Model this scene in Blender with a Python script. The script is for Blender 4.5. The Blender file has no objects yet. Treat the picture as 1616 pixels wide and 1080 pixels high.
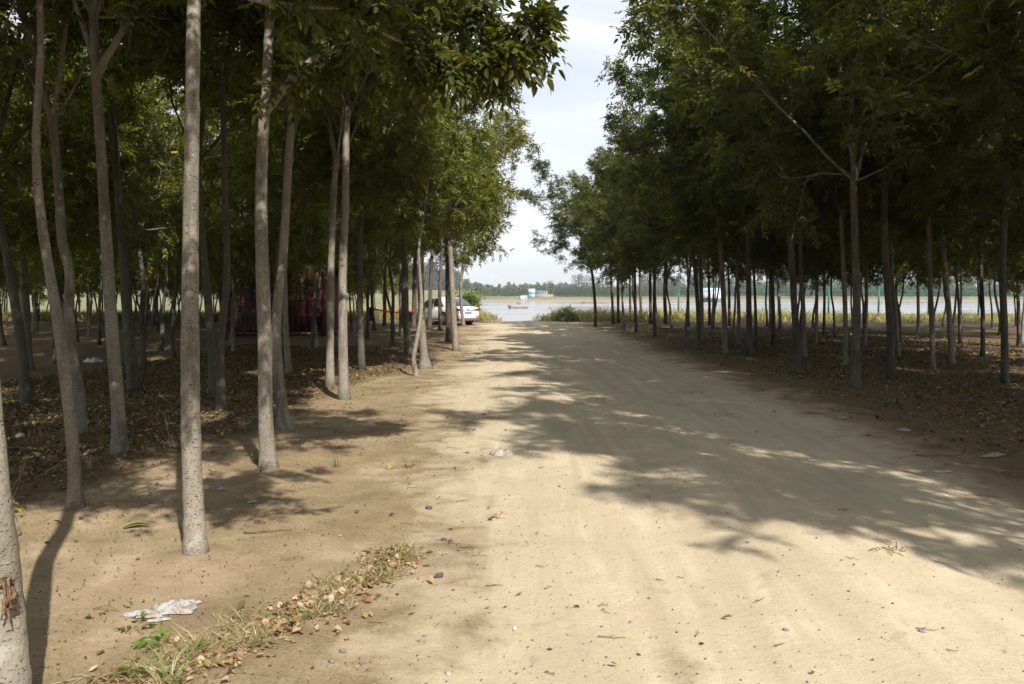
import bpy, math, random
import numpy as np
from mathutils import Vector, Matrix
random.seed(7)
RS = np.random.RandomState(11)
scene = bpy.context.scene
COL = scene.collection
R = math.radians

# ------------------------------------------------------------------ camera
F = 1257.0                      # focal length in photo pixels (1616 wide): 28 mm
CAMH = 1.62
PITCH = math.atan(76 / F)
cd = bpy.data.cameras.new('camera')
cam = bpy.data.objects.new('camera', cd)
COL.objects.link(cam)
cam.location = (0, 0, CAMH)
cam.rotation_euler = (math.pi / 2 - PITCH, 0, 0)
cd.sensor_width = 36.0
cd.lens = 36.0 * F / 1616
cd.clip_start = 0.05
cd.clip_end = 6000
cd.dof.use_dof = True
cd.dof.focus_distance = 7.5
cd.dof.aperture_fstop = 5.6
scene.camera = cam


def ray(px, py):
    cx = (px - 808) / F
    cy = (540 - py) / F
    return np.array([cx, math.cos(PITCH) + cy * math.sin(PITCH), -math.sin(PITCH) + cy * math.cos(PITCH)])


def G(px, py, z=0.0):
    """where the line of sight through a photo pixel meets the level z"""
    d = ray(px, py)
    t = (z - CAMH) / d[2]
    return np.array([d[0] * t, d[1] * t, z])


def PY(px, py, Y):
    """the point at distance Y on the line of sight through a photo pixel"""
    d = ray(px, py)
    return np.array([0, 0, CAMH]) + d * (Y / d[1])


# ------------------------------------------------------------------ terrain height
WATER = -2.2


def smooth(a, b, x):
    t = np.clip((np.asarray(x, float) - a) / (b - a), 0, 1)
    return t * t * (3 - 2 * t)


MOUNDS = [G(*q) for q in [(309, 878), (120, 812), (189, 722), (424, 745), (450, 684), (127, 688), (350, 655), (543, 632), (521, 612), (212, 618), (337, 630), (671, 581), (1350, 617), (1258, 594), (1405, 602), (1586, 604)]]


def gh(x, y):
    x = np.asarray(x, float)
    y = np.asarray(y, float)
    h = 0.018 * np.sin(x * 1.3 + 0.6 * np.sin(y * .7)) + 0.014 * np.sin(y * 1.1 + x * .8) + .008 * np.sin(x * 3.1 - y * 2.3)
    # two shallow wheel ruts on the track
    for rx in (0.95, 2.55):
        h = h - 0.022 * np.exp(-((x - rx - .18 * np.sin(y * .22)) / .22) ** 2) * smooth(30, 8, y)
    h = h + .03 * np.exp(-((x + .75 + .12 * (y - 3)) / .5) ** 2) * smooth(8, 3, y)
    for q in MOUNDS: h = h + .04 * np.exp(-((x - q[0]) ** 2 + (y - q[1]) ** 2) / .045)
    crest = 55 - 9 * np.exp(-((x - .2) / 2.2) ** 2)
    near = -3.6 * smooth(0, 16, y - crest) * smooth(-26, -15, x)
    bank = 3.5 * smooth(398, 434, y + 6 * np.sin(x * .03) + 3 * np.sin(x * .11))
    h = h * smooth(90, 40, y)
    return h + near + bank + .6 * np.sin(x * .02) * smooth(420, 480, y)


# ------------------------------------------------------------------ helpers
def tag(o, label=None, cat=None, group=None, kind=None):
    if label: o['label'] = label
    if cat: o['category'] = cat
    if group: o['group'] = group
    if kind: o['kind'] = kind
    return o


def link(name, data, parent=None, mat=None, loc=None):
    o = bpy.data.objects.new(name, data)
    COL.objects.link(o)
    if parent is not None: o.parent = parent
    if mat is not None and data is not None and len(data.materials) == 0: data.materials.append(mat)
    if loc is not None: o.location = loc
    return o


def empty(name, loc, rz=0.0):
    o = bpy.data.objects.new(name, None)
    COL.objects.link(o)
    o.empty_display_size = .3
    o.location = loc
    o.rotation_euler = (0, 0, rz)
    return o


def np_mesh(name, verts, faces, smooth_=False, cols=None, attr='Col'):
    """faces: (n,k) array or list of such arrays"""
    verts = np.asarray(verts, np.float32)
    if not isinstance(faces, (list, tuple)): faces = [faces]
    faces = [np.asarray(f, np.int32) for f in faces if len(f)]
    me = bpy.data.meshes.new(name)
    me.vertices.add(len(verts))
    me.vertices.foreach_set('co', verts.ravel())
    loops = np.concatenate([f.ravel() for f in faces])
    tot = np.concatenate([np.full(len(f), f.shape[1], np.int32) for f in faces])
    start = np.concatenate([[0], np.cumsum(tot)[:-1]]).astype(np.int32)
    me.loops.add(len(loops))
    me.loops.foreach_set('vertex_index', loops)
    me.polygons.add(len(tot))
    me.polygons.foreach_set('loop_start', start)
    me.polygons.foreach_set('loop_total', tot)
    if smooth_: me.polygons.foreach_set('use_smooth', np.ones(len(tot), bool))
    me.update(calc_edges=True)
    if cols is not None:
        a = me.color_attributes.new(attr, 'FLOAT_COLOR', 'POINT')
        c = np.ones((len(verts), 4), np.float32)
        c[:, :cols.shape[1]] = cols
        a.data.foreach_set('color', c.ravel())
    return me


class MB:
    """collects boxes, tubes, loops and builds ONE mesh"""
    def __init__(s):
        s.v = []
        s.f4 = []
        s.f3 = []

    def add(s, v, f):
        b = len(s.v)
        s.v.extend([tuple(p) for p in v])
        for q in f:
            (s.f4 if len(q) == 4 else s.f3).append([i + b for i in q])

    def box(s, x0, x1, y0, y1, z0, z1, taper=0.0):
        t = taper
        v = [(x0, y0, z0), (x1, y0, z0), (x1, y1, z0), (x0, y1, z0),
             (x0 + t, y0 + t, z1), (x1 - t, y0 + t, z1), (x1 - t, y1 - t, z1), (x0 + t, y1 - t, z1)]
        s.add(v, [(0, 3, 2, 1), (4, 5, 6, 7), (0, 1, 5, 4), (1, 2, 6, 5), (2, 3, 7, 6), (3, 0, 4, 7)])

    def tube(s, pts, rad, n=8, cap=True):
        pts = np.asarray(pts, float)
        m = len(pts)
        rad = np.broadcast_to(np.asarray(rad, float), (m,))
        t = np.gradient(pts, axis=0)
        t /= np.linalg.norm(t, axis=1)[:, None] + 1e-9
        ref = np.array([1., 0, 0]) if abs(t[0][0]) < .8 else np.array([0, 1., 0])
        v = []
        for i in range(m):
            a = np.cross(t[i], ref)
            a /= np.linalg.norm(a) + 1e-9
            b = np.cross(t[i], a)
            ref = -np.cross(t[i], a) if False else ref
            for k in range(n):
                w = 2 * math.pi * k / n
                v.append(pts[i] + rad[i] * (math.cos(w) * a + math.sin(w) * b))
        f = []
        for i in range(m - 1):
            for k in range(n):
                k2 = (k + 1) % n
                f.append((i * n + k, i * n + k2, (i + 1) * n + k2, (i + 1) * n + k))
        if cap:
            v.append(pts[-1] + t[-1] * rad[-1] * .5)
            c = len(v) - 1
            for k in range(n): f.append(((m - 1) * n + k, (m - 1) * n + (k + 1) % n, c))
            v.append(pts[0])
            c = len(v) - 1
            for k in range(n): f.append(((k + 1) % n, k, c))
        s.add(v, f)

    def data(s, name, smooth_=False):
        fs = []
        if s.f4: fs.append(np.array(s.f4))
        if s.f3: fs.append(np.array(s.f3))
        return np_mesh(name, np.array(s.v), fs, smooth_)

    def build(s, name, mat, parent=None, smooth_=False, bevel=0.0):
        o = link(name, s.data(name, smooth_), parent, mat)
        if bevel:
            m = o.modifiers.new('bevel', 'BEVEL')
            m.width = bevel
            m.segments = 2
            m.limit_method = 'ANGLE'
        return o


def spline(pts, n):
    """Catmull-Rom resample of a polyline to n points"""
    p = np.asarray(pts, float)
    if len(p) == 2: return np.array([p[0] + (p[1] - p[0]) * t for t in np.linspace(0, 1, n)])
    p = np.vstack([2 * p[0] - p[1], p, 2 * p[-1] - p[-2]])
    seg = len(p) - 3
    out = []
    for u in np.linspace(0, seg - 1e-6, n):
        i = int(u)
        t = u - i
        a, b, c, d = p[i], p[i + 1], p[i + 2], p[i + 3]
        out.append(.5 * (2 * b + (c - a) * t + (2 * a - 5 * b + 4 * c - d) * t * t + (3 * b - a - 3 * c + d) * t ** 3))
    return np.array(out)


# ------------------------------------------------------------------ materials
def new_mat(name):
    m = bpy.data.materials.new(name)
    m.use_nodes = True
    nt = m.node_tree
    nt.nodes.clear()
    out = nt.nodes.new('ShaderNodeOutputMaterial')
    return m, nt, out


class NB:
    def __init__(s, nt): s.nt = nt

    def n(s, t, **kw):
        x = s.nt.nodes.new(t)
        for k, v in kw.items():
            if k.startswith('i_'):
                key = k[2:]
                x.inputs[int(key) if key.isdigit() else key.replace('_', ' ')].default_value = v
            else: setattr(x, k, v)
        return x

    def l(s, a, b): s.nt.links.new(a, b)

    def noise(s, vec, scale, detail=4, rough=.55, dist=0.0):
        x = s.n('ShaderNodeTexNoise')
        x.inputs['Scale'].default_value = scale
        x.inputs['Detail'].default_value = detail
        x.inputs['Roughness'].default_value = rough
        x.inputs['Distortion'].default_value = dist
        if vec is not None: s.l(vec, x.inputs['Vector'])
        return x.outputs['Fac']

    def mapr(s, val, a, b, c=0.0, d=1.0):
        x = s.n('ShaderNodeMapRange')
        x.inputs[1].default_value = a
        x.inputs[2].default_value = b
        x.inputs[3].default_value = c
        x.inputs[4].default_value = d
        s.l(val, x.inputs[0])
        return x.outputs[0]

    def mix(s, fac, a, b, mode='MIX'):
        x = s.n('ShaderNodeMix', data_type='RGBA', blend_type=mode)
        for sock, v in ((x.inputs[0], fac), (x.inputs[6], a), (x.inputs[7], b)):
            if isinstance(v, (int, float)): sock.default_value = v
            elif isinstance(v, tuple): sock.default_value = (*v, 1) if len(v) == 3 else v
            else: s.l(v, sock)
        return x.outputs[2]

    def math(s, op, a, b=None):
        x = s.n('ShaderNodeMath', operation=op)
        for sock, v in ((x.inputs[0], a), (x.inputs[1], b)):
            if v is None: continue
            if isinstance(v, (int, float)): sock.default_value = v
            else: s.l(v, sock)
        return x.outputs[0]

    def scale(s, vec, xyz):
        x = s.n('ShaderNodeMapping')
        x.inputs['Scale'].default_value = xyz
        s.l(vec, x.inputs['Vector'])
        return x.outputs['Vector']

    def bump(s, h, strength, dist):
        x = s.n('ShaderNodeBump')
        x.inputs['Strength'].default_value = strength
        x.inputs['Distance'].default_value = dist
        s.l(h, x.inputs['Height'])
        return x.outputs['Normal']

    def pbr(s, out, col, rough=.8, normal=None, spec=.3, metal=0.0, **kw):
        p = s.n('ShaderNodeBsdfPrincipled')
        if isinstance(col, tuple): p.inputs['Base Color'].default_value = (*col, 1)
        else: s.l(col, p.inputs['Base Color'])
        if isinstance(rough, (int, float)): p.inputs['Roughness'].default_value = rough
        else: s.l(rough, p.inputs['Roughness'])
        p.inputs['Specular IOR Level'].default_value = spec
        p.inputs['Metallic'].default_value = metal
        if normal is not None: s.l(normal, p.inputs['Normal'])
        for k, v in kw.items(): p.inputs[k.replace('_', ' ')].default_value = v
        if out is not None: s.l(p.outputs[0], out.inputs['Surface'])
        return p


def simple_mat(name, col, rough=.6, spec=.4, metal=0.0, var=.15, scale=8.0, bump=0.0, **kw):
    m, nt, out = new_mat(name)
    b = NB(nt)
    tc = b.n('ShaderNodeTexCoord').outputs['Object']
    n = b.noise(tc, scale, 5)
    c2 = tuple(c * (1 - var) for c in col)
    c3 = tuple(min(1, c * (1 + var)) for c in col)
    colr = b.mix(b.mapr(n, .3, .7), c2, c3)
    nm = b.bump(n, .5, bump) if bump else None
    b.pbr(out, colr, rough, nm, spec, metal, **kw)
    return m


def ground_material():
    m, nt, out = new_mat('sandy_soil')
    b = NB(nt)
    geo = b.n('ShaderNodeNewGeometry').outputs['Position']
    at = b.n('ShaderNodeVertexColor', layer_name='Col')
    sep = b.n('ShaderNodeSeparateColor')
    b.l(at.outputs['Color'], sep.inputs[0])
    big = b.noise(geo, .55, 5, .6)
    med = b.noise(geo, 2.3, 6, .65, .4)
    fine = b.noise(geo, 21, 5, .7)
    grit = b.noise(geo, 120, 3, .7)
    streak = b.noise(b.scale(geo, (3.2, .28, 1)), 1.3, 6, .62, .8)
    # sand of the track
    sand = b.mix(b.mapr(streak, .32, .68), (.395, .334, .230), (.54, .463, .328))
    sand = b.mix(b.mapr(med, .42, .62, 0, .75), sand, (.41, .345, .242))
    sand = b.mix(b.mapr(fine, .56, .74, 0, .5), sand, (.42, .335, .225))
    # browner trodden soil of the verge
    soil = b.mix(b.mapr(med, .35, .65), (.188, .139, .079), (.312, .242, .146))
    soil = b.mix(b.mapr(b.noise(geo, 48, 5, .75), .47, .66, 0, .8), soil, (.13, .095, .055))
    soil = b.mix(b.mapr(big, .5, .66, 0, .5), soil, (.45, .355, .235))
    sfac = b.math('ADD', sep.outputs[0], b.mapr(med, .3, .7, -.34, .34))
    sfac = b.math('ADD', sfac, b.mapr(big, .3, .7, -.3, .3))
    sfac = b.mapr(sfac, .22, .78)
    col = b.mix(sfac, soil, sand)
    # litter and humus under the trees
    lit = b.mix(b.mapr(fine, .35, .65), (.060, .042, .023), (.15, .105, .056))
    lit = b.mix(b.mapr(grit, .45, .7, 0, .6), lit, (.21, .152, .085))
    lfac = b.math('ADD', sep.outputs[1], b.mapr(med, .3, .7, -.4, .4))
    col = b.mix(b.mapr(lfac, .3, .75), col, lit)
    # grass-grown land by the river
    ln = b.noise(geo, .09, 6, .6)
    land = b.mix(b.mapr(ln, .38, .62), (.12, .135, .055), (.21, .19, .10))
    land = b.mix(b.mapr(med, .4, .7, 0, .5), land, (.13, .15, .05))
    col = b.mix(sep.outputs[2], col, land)
    # bare wet shore
    sz = b.n('ShaderNodeSeparateXYZ')
    b.l(geo, sz.inputs[0])
    col = b.mix(b.mapr(sz.outputs[2], -1.75, -1.2, .8, 0), col, (.30, .235, .16))
    # specks: dark and pale grit
    vo = b.n('ShaderNodeTexVoronoi', feature='F1')
    vo.inputs['Scale'].default_value = 34
    b.l(geo, vo.inputs['Vector'])
    spk = b.math('MULTIPLY', b.mapr(vo.outputs['Distance'], .10, .2, 1, 0), b.mapr(b.noise(geo, 6, 2), .46, .60))
    spc = b.n('ShaderNodeSeparateColor')
    b.l(vo.outputs['Color'], spc.inputs[0])
    tone = b.mix(b.mapr(spc.outputs[0], .45, .6), (.12, .085, .05), (.50, .42, .32))
    col = b.mix(b.math('MULTIPLY', spk, .7), col, tone)
    col = b.mix(b.mapr(grit, .4, .72, .0, .35), col, (.24, .17, .10))
    h = b.math('ADD', b.math('MULTIPLY', fine, .5), b.math('MULTIPLY', grit, .22))
    h = b.math('ADD', h, b.math('MULTIPLY', med, .35))
    b.pbr(out, col, .95, b.bump(h, .6, .024), .12)
    return m


def bark_material(name, c1, c2, moss=0.0):
    m, nt, out = new_mat(name)
    b = NB(nt)
    tc = b.n('ShaderNodeTexCoord').outputs['Object']
    rnd = b.n('ShaderNodeObjectInfo').outputs['Random']
    add = b.n('ShaderNodeVectorMath', operation='ADD')
    b.l(tc, add.inputs[0])
    cmb = b.n('ShaderNodeCombineXYZ')
    b.l(b.math('MULTIPLY', rnd, 37.0), cmb.inputs[2])
    b.l(b.math('MULTIPLY', rnd, 11.0), cmb.inputs[0])
    b.l(cmb.outputs[0], add.inputs[1])
    v = add.outputs[0]
    patch = b.noise(b.scale(v, (1, 1, .45)), 5, 5, .6)
    col = b.mix(b.mapr(patch, .3, .7), c1, c2)
    col = b.mix(b.mapr(rnd, 0, 1, 0, .45), col, tuple(c * .62 for c in c1))
    fine = b.noise(b.scale(v, (1, 1, .6)), 60, 4, .7)
    col = b.mix(b.mapr(fine, .5, .75, 0, .55), col, tuple(c * .45 for c in c1))
    # short dark level scars and dots (lenticels)
    vo = b.n('ShaderNodeTexVoronoi', feature='F1')
    vo.inputs['Scale'].default_value = 19
    b.l(b.scale(v, (1.0, 1.0, 3.2)), vo.inputs['Vector'])
    sc = b.n('ShaderNodeSeparateColor')
    b.l(vo.outputs['Color'], sc.inputs[0])
    dash = b.math('MULTIPLY', b.mapr(vo.outputs['Distance'], .10, .26, 1.0, 0), b.mapr(sc.outputs[0], .42, .5))
    vo2 = b.n('ShaderNodeTexVoronoi', feature='F1')
    vo2.inputs['Scale'].default_value = 62
    b.l(b.scale(v, (.8, .8, 1.3)), vo2.inputs['Vector'])
    dot = b.math('MULTIPLY', b.mapr(vo2.outputs['Distance'], .2, .34, .9, 0), b.mapr(fine, .36, .5))
    col = b.mix(b.math('MAXIMUM', dash, dot), col, (.07, .06, .048))
    st_ = b.noise(b.scale(v, (1.6, 1.6, .35)), 3.2, 6, .65, .6)
    col = b.mix(b.mapr(st_, .5, .64, 0, .8), col, tuple(c * .5 for c in c1))
    col = b.mix(b.mapr(b.noise(v, 11, 4, .6), .60, .68, 0, .45), col, (.36, .36, .31) if c1[0] > .15 else (.22, .22, .18))
    ring = b.noise(b.scale(v, (.6, .6, 9)), 2.2, 3, .5)
    col = b.mix(b.mapr(ring, .62, .72, 0, .35), col, tuple(c * .5 for c in c2))
    hgt = b.math('ADD', fine, b.math('MULTIPLY', dash, -.7))
    hgt = b.math('ADD', hgt, b.math('MULTIPLY', patch, 2.0))
    b.pbr(out, col, .85, b.bump(hgt, .7, .012), .2)
    return m


def leaf_material(name, gloss=.42, trans=.46, tcol=(2.5, 2.6, .6), gain=1.0):
    m, nt, out = new_mat(name)
    b = NB(nt)
    at = b.n('ShaderNodeVertexColor', layer_name='Col').outputs['Color']
    rnd = b.n('ShaderNodeObjectInfo').outputs['Random']
    hsv = b.n('ShaderNodeHueSaturation')
    b.l(b.mapr(rnd, 0, 1, .485, .508), hsv.inputs['Hue'])
    b.l(b.mapr(rnd, 0, 1, .86, 1.14), hsv.inputs['Value'])
    b.l(at, hsv.inputs['Color'])
    c = hsv.outputs[0]
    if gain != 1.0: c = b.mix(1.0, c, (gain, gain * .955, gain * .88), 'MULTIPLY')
    p = b.pbr(None, c, gloss, None, .35)
    t = b.n('ShaderNodeBsdfTranslucent')
    b.l(b.mix(1.0, c, tcol, 'MULTIPLY'), t.inputs[0])
    mx = b.n('ShaderNodeMixShader')
    mx.inputs[0].default_value = trans
    b.l(p.outputs[0], mx.inputs[1])
    b.l(t.outputs[0], mx.inputs[2])
    b.l(mx.outputs[0], out.inputs['Surface'])
    return m


M = {}
M['ground'] = ground_material()
M['bark'] = bark_material('pale_bark', (.20, .175, .14), (.315, .28, .225))
M['bark_dark'] = bark_material('shade_toned_bark', (.085, .072, .057), (.15, .13, .10))  # darker copy of the bark; shade on wood trunks put into its colour
M['leaf'] = leaf_material('tree_leaf')
M['leaf_sunlit_tint'] = leaf_material('sunlit_tint_leaf', .42, .46, (2.3, 2.3, .6), 1.65)  # yellower leaf copy; brightness of sunlit crowns put into its colour
M['litter'] = leaf_material('dry_leaf', .6, .2, (1.2, 1.0, .7))
M['grass'] = leaf_material('grass_blade', .55, .3, (1.3, 1.3, .6))
M['far_leaf'] = leaf_material('far_foliage', .8, .12)

# ------------------------------------------------------------------ world, sun
SUN_EL = R(42)
SUN_AZ = math.atan2(.42, -.90)
w = bpy.data.worlds.new('World')
scene.world = w
w.use_nodes = True
nt = w.node_tree
nt.nodes.clear()
b = NB(nt)
wo = b.n('ShaderNodeOutputWorld')
bg = b.n('ShaderNodeBackground')
sky = b.n('ShaderNodeTexSky')
sky.sky_type = 'NISHITA'
sky.sun_disc = False
sky.sun_elevation = SUN_EL
sky.sun_rotation = SUN_AZ
sky.air_density = 1.0
sky.dust_density = 2.0
sky.ozone_density = 1.0
tcw = b.n('ShaderNodeTexCoord').outputs['Generated']
cl = b.noise(b.scale(tcw, (1.3, 1.0, 5.5)), 1.7, 7, .55, .5)
fac = b.mapr(cl, .36, .62, .60, .92)
SKYW = 8.7
b.l(b.mix(fac, sky.outputs[0], (SKYW * .915, SKYW * .95, SKYW * 1.0)), bg.inputs['Color'])
bg.inputs['Strength'].default_value = 0.086
b.l(bg.outputs[0], wo.inputs['Surface'])

sl = bpy.data.lights.new('sun', 'SUN')
sl.energy = 5.0
sl.angle = R(.6)
sl.color = (1.0, .945, .865)
so = bpy.data.objects.new('sun', sl)
COL.objects.link(so)
sd = Vector((math.sin(SUN_AZ) * math.cos(SUN_EL), math.cos(SUN_AZ) * math.cos(SUN_EL), math.sin(SUN_EL)))
so.rotation_euler = sd.to_track_quat('Z', 'Y').to_euler()
so.location = (20, -40, 40)

vs = scene.view_settings
vs.view_transform = 'Standard'
vs.look = 'None'
vs.exposure = 0.66
vs.gamma = 1
vs.use_curve_mapping = False
cy = scene.cycles
cy.max_bounces = 7
cy.diffuse_bounces = 4
cy.glossy_bounces = 2
cy.transmission_bounces = 3
cy.transparent_max_bounces = 4
cy.caustics_reflective = False
cy.caustics_refractive = False
cy.sample_clamp_indirect = 6
cy.use_denoising = True

# ------------------------------------------------------------------ ground, track, water
def axis(lo_f, hi_f, step, lo, hi, grow):
    a = list(np.arange(lo_f, hi_f + 1e-6, step))
    s = step
    while a[-1] < hi:
        s *= grow
        a.append(a[-1] + s)
    pre = []
    s = step
    x = lo_f
    while x > lo:
        s *= grow
        x -= s
        pre.append(x)
    return np.array(pre[::-1] + a)


gx = axis(-5.2, 7.0, .09, -680, 680, 1.13)
gy = np.concatenate([axis(2.0, 14, .09, -60, 13.9, 1.2), np.arange(14.1, 74, .3), np.arange(74, 395, 14), np.arange(395, 445, 2.5),
                     445 + np.cumsum(np.geomspace(4, 60, 18))])
GX, GY = np.meshgrid(gx, gy)
GZ = gh(GX, GY)
nx, ny = len(gx), len(gy)
idx = np.arange(nx * ny).reshape(ny, nx)
quads = np.stack([idx[:-1, :-1], idx[:-1, 1:], idx[1:, 1:], idx[1:, :-1]], -1).reshape(-1, 4)
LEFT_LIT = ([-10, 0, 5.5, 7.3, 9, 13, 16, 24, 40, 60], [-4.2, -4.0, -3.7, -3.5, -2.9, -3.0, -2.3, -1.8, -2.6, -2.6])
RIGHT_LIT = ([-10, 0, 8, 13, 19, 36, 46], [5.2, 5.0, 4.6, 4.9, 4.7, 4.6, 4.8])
LEFT_SAND = ([-10, 3, 5, 8, 14, 20, 30, 45], [-.5, -.35, -.3, -.5, -1.2, -1.0, -1.1, -1.4])
RIGHT_SAND = ([-10, 3, 8, 14, 20, 30, 46], [4.3, 4.1, 3.7, 3.8, 3.7, 3.7, 3.4])


def masks(x, y):
    xl = np.interp(y, *LEFT_SAND)
    xr = np.interp(y, *RIGHT_SAND)
    sand = smooth(-1.1, .9, x - xl) * smooth(1.1, -.5, x - xr)
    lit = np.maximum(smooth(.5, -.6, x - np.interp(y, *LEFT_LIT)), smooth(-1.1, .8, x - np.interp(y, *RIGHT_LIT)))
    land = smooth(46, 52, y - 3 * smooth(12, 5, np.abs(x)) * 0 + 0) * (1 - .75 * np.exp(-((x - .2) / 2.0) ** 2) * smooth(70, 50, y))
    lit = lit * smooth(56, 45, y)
    return sand, lit, land


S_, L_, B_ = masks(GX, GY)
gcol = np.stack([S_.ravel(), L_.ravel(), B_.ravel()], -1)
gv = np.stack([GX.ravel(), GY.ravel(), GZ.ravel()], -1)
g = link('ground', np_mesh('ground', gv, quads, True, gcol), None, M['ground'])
tag(g, kind='structure')
# the track: the same surface, 4 mm above the soil
cxm = GX[:-1, :-1].ravel()
cym = GY[:-1, :-1].ravel()
wob = .25 * np.sin(cym * 1.7) + .15 * np.sin(cym * 4.1 + 1)
tm = (cxm > np.interp(cym, *LEFT_SAND) - .3 + wob) & (cxm < np.interp(cym, *RIGHT_SAND) + .3 + wob) & (cym > -14) & (cym < 50)
tq = quads[tm]
u, inv = np.unique(tq, return_inverse=True)
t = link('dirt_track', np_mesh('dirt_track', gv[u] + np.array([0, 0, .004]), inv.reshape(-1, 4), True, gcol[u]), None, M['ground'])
tag(t, kind='structure')

m, nt, out = new_mat('river_water')
b = NB(nt)
geo = b.n('ShaderNodeNewGeometry').outputs['Position']
rip = b.noise(b.scale(geo, (.5, 1.0, 1)), 1.1, 4, .6)
rip2 = b.noise(b.scale(geo, (.02, .10, 1)), 1.0, 3, .5)
b.pbr(out, b.mix(b.mapr(rip2, .4, .6), (.235, .23, .235), (.27, .268, .275)), b.mapr(rip2, .35, .65, .12, .3), b.bump(rip, .07, .03), .5, IOR=1.33)
o = link('river_water', np_mesh('river_water', [(-690, 48, WATER), (690, 48, WATER), (690, 425, WATER), (-690, 425, WATER)], np.array([[0, 1, 2, 3]])), None, m)
tag(o, kind='structure')

# ------------------------------------------------------------------ foliage
def unit(a): return a / (np.linalg.norm(a, axis=-1, keepdims=True) + 1e-9)


def leaf_cols(n, rs, tone=1.0, yellow=.02):
    r = rs.rand(n, 1) ** 1.3
    c = np.array([.037, .052, .011]) * (1 - r) + np.array([.096, .106, .020]) * r
    y = rs.rand(n)
    c[y < yellow] = np.array([.30, .25, .03]) * (.7 + .6 * rs.rand((y < yellow).sum(), 1))
    k = (y > yellow) & (y < yellow * 2.2)
    c[k] = np.array([.16, .15, .035])
    return c * tone


def sprays(P, D, rs, L=.19, ls=.092, hd=False, droop=.25, tone=1.0, yellow=.02, nleaf=7):
    """compound leaves: at each point P, along D, a stalk with opposite leaflets"""
    n = len(P)
    D = unit(D)
    up = np.tile([0, 0, 1.], (n, 1)) + rs.normal(0, .35, (n, 3))
    side = unit(np.cross(D, up))
    nrm = unit(np.cross(side, D))
    ts = [.2, .2, .5, .5, .8, .8, 1.0][-nleaf:]
    ss = [1, -1, 1, -1, 1, -1, 0][-nleaf:]
    V, C, FA = [], [], []
    spc = leaf_cols(n, rs, tone, yellow) * rs.uniform(.72, 1.32, (n, 1))
    for t_, s_ in zip(ts, ss):
        base = P + D * (L * t_) - np.array([0, 0, 1]) * (droop * L * t_ * t_)
        ld = D * (.55 if s_ else 1.0) + side * (.85 * s_) + rs.normal(0, .22, (n, 3)) - np.array([0, 0, droop])
        ld = unit(ld)
        nn = unit(nrm + rs.normal(0, .3, (n, 3)))
        lw = unit(np.cross(ld, nn))
        nn = np.cross(lw, ld)
        ln = ls * (.72 + .5 * rs.rand(n, 1))
        wd = ln * (.20 + .06 * rs.rand(n, 1))
        tip = base + ld * ln - np.array([0, 0, .12]) * ln
        c = spc * (.82 + .36 * rs.rand(n, 1))
        if hd:
            a1 = base + ld * ln * .30 + lw * wd * .92 + nn * wd * .35
            a2 = base + ld * ln * .66 + lw * wd * .72 + nn * wd * .22 - np.array([0, 0, .04]) * ln
            b1 = base + ld * ln * .30 - lw * wd * .92 + nn * wd * .35
            b2 = base + ld * ln * .66 - lw * wd * .72 + nn * wd * .22 - np.array([0, 0, .04]) * ln
            V.append(np.stack([base, a1, a2, tip, b2, b1], 1).reshape(-1, 3))
            C.append(np.repeat(c, 6, 0))
            FA.append(6)
        else:
            a1 = base + ld * ln * .42 + lw * wd + nn * wd * .3
            b1 = base + ld * ln * .42 - lw * wd + nn * wd * .3
            V.append(np.stack([base, a1, tip, b1], 1).reshape(-1, 3))
            C.append(np.repeat(c, 4, 0))
            FA.append(4)
    V = np.concatenate(V)
    C = np.concatenate(C)
    k = FA[0]
    nl = len(V) // k
    b0 = (np.arange(nl) * k)[:, None]
    if hd: faces = np.concatenate([b0 + np.array([[0, 1, 2, 3]]), b0 + np.array([[0, 3, 4, 5]])])
    else: faces = np.concatenate([b0 + np.array([[0, 1, 2]]), b0 + np.array([[0, 2, 3]])])
    return V, faces, C


def rnd_unit(rs): return unit(rs.normal(0, 1, 3))


def grow(mb, tips, p, d, length, r0, r1, rs, n=6, bend=.25, up=.15, sides=5):
    pts = [np.array(p, float)]
    d = np.array(d, float)
    for i in range(n):
        d = unit(d + rs.normal(0, bend / math.sqrt(n), 3) + np.array([0, 0, up / n]))
        pts.append(pts[-1] + d * length / n)
    pts = np.array(pts)
    mb.tube(pts, np.linspace(r0, r1, n + 1), sides, cap=False)
    return pts


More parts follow.
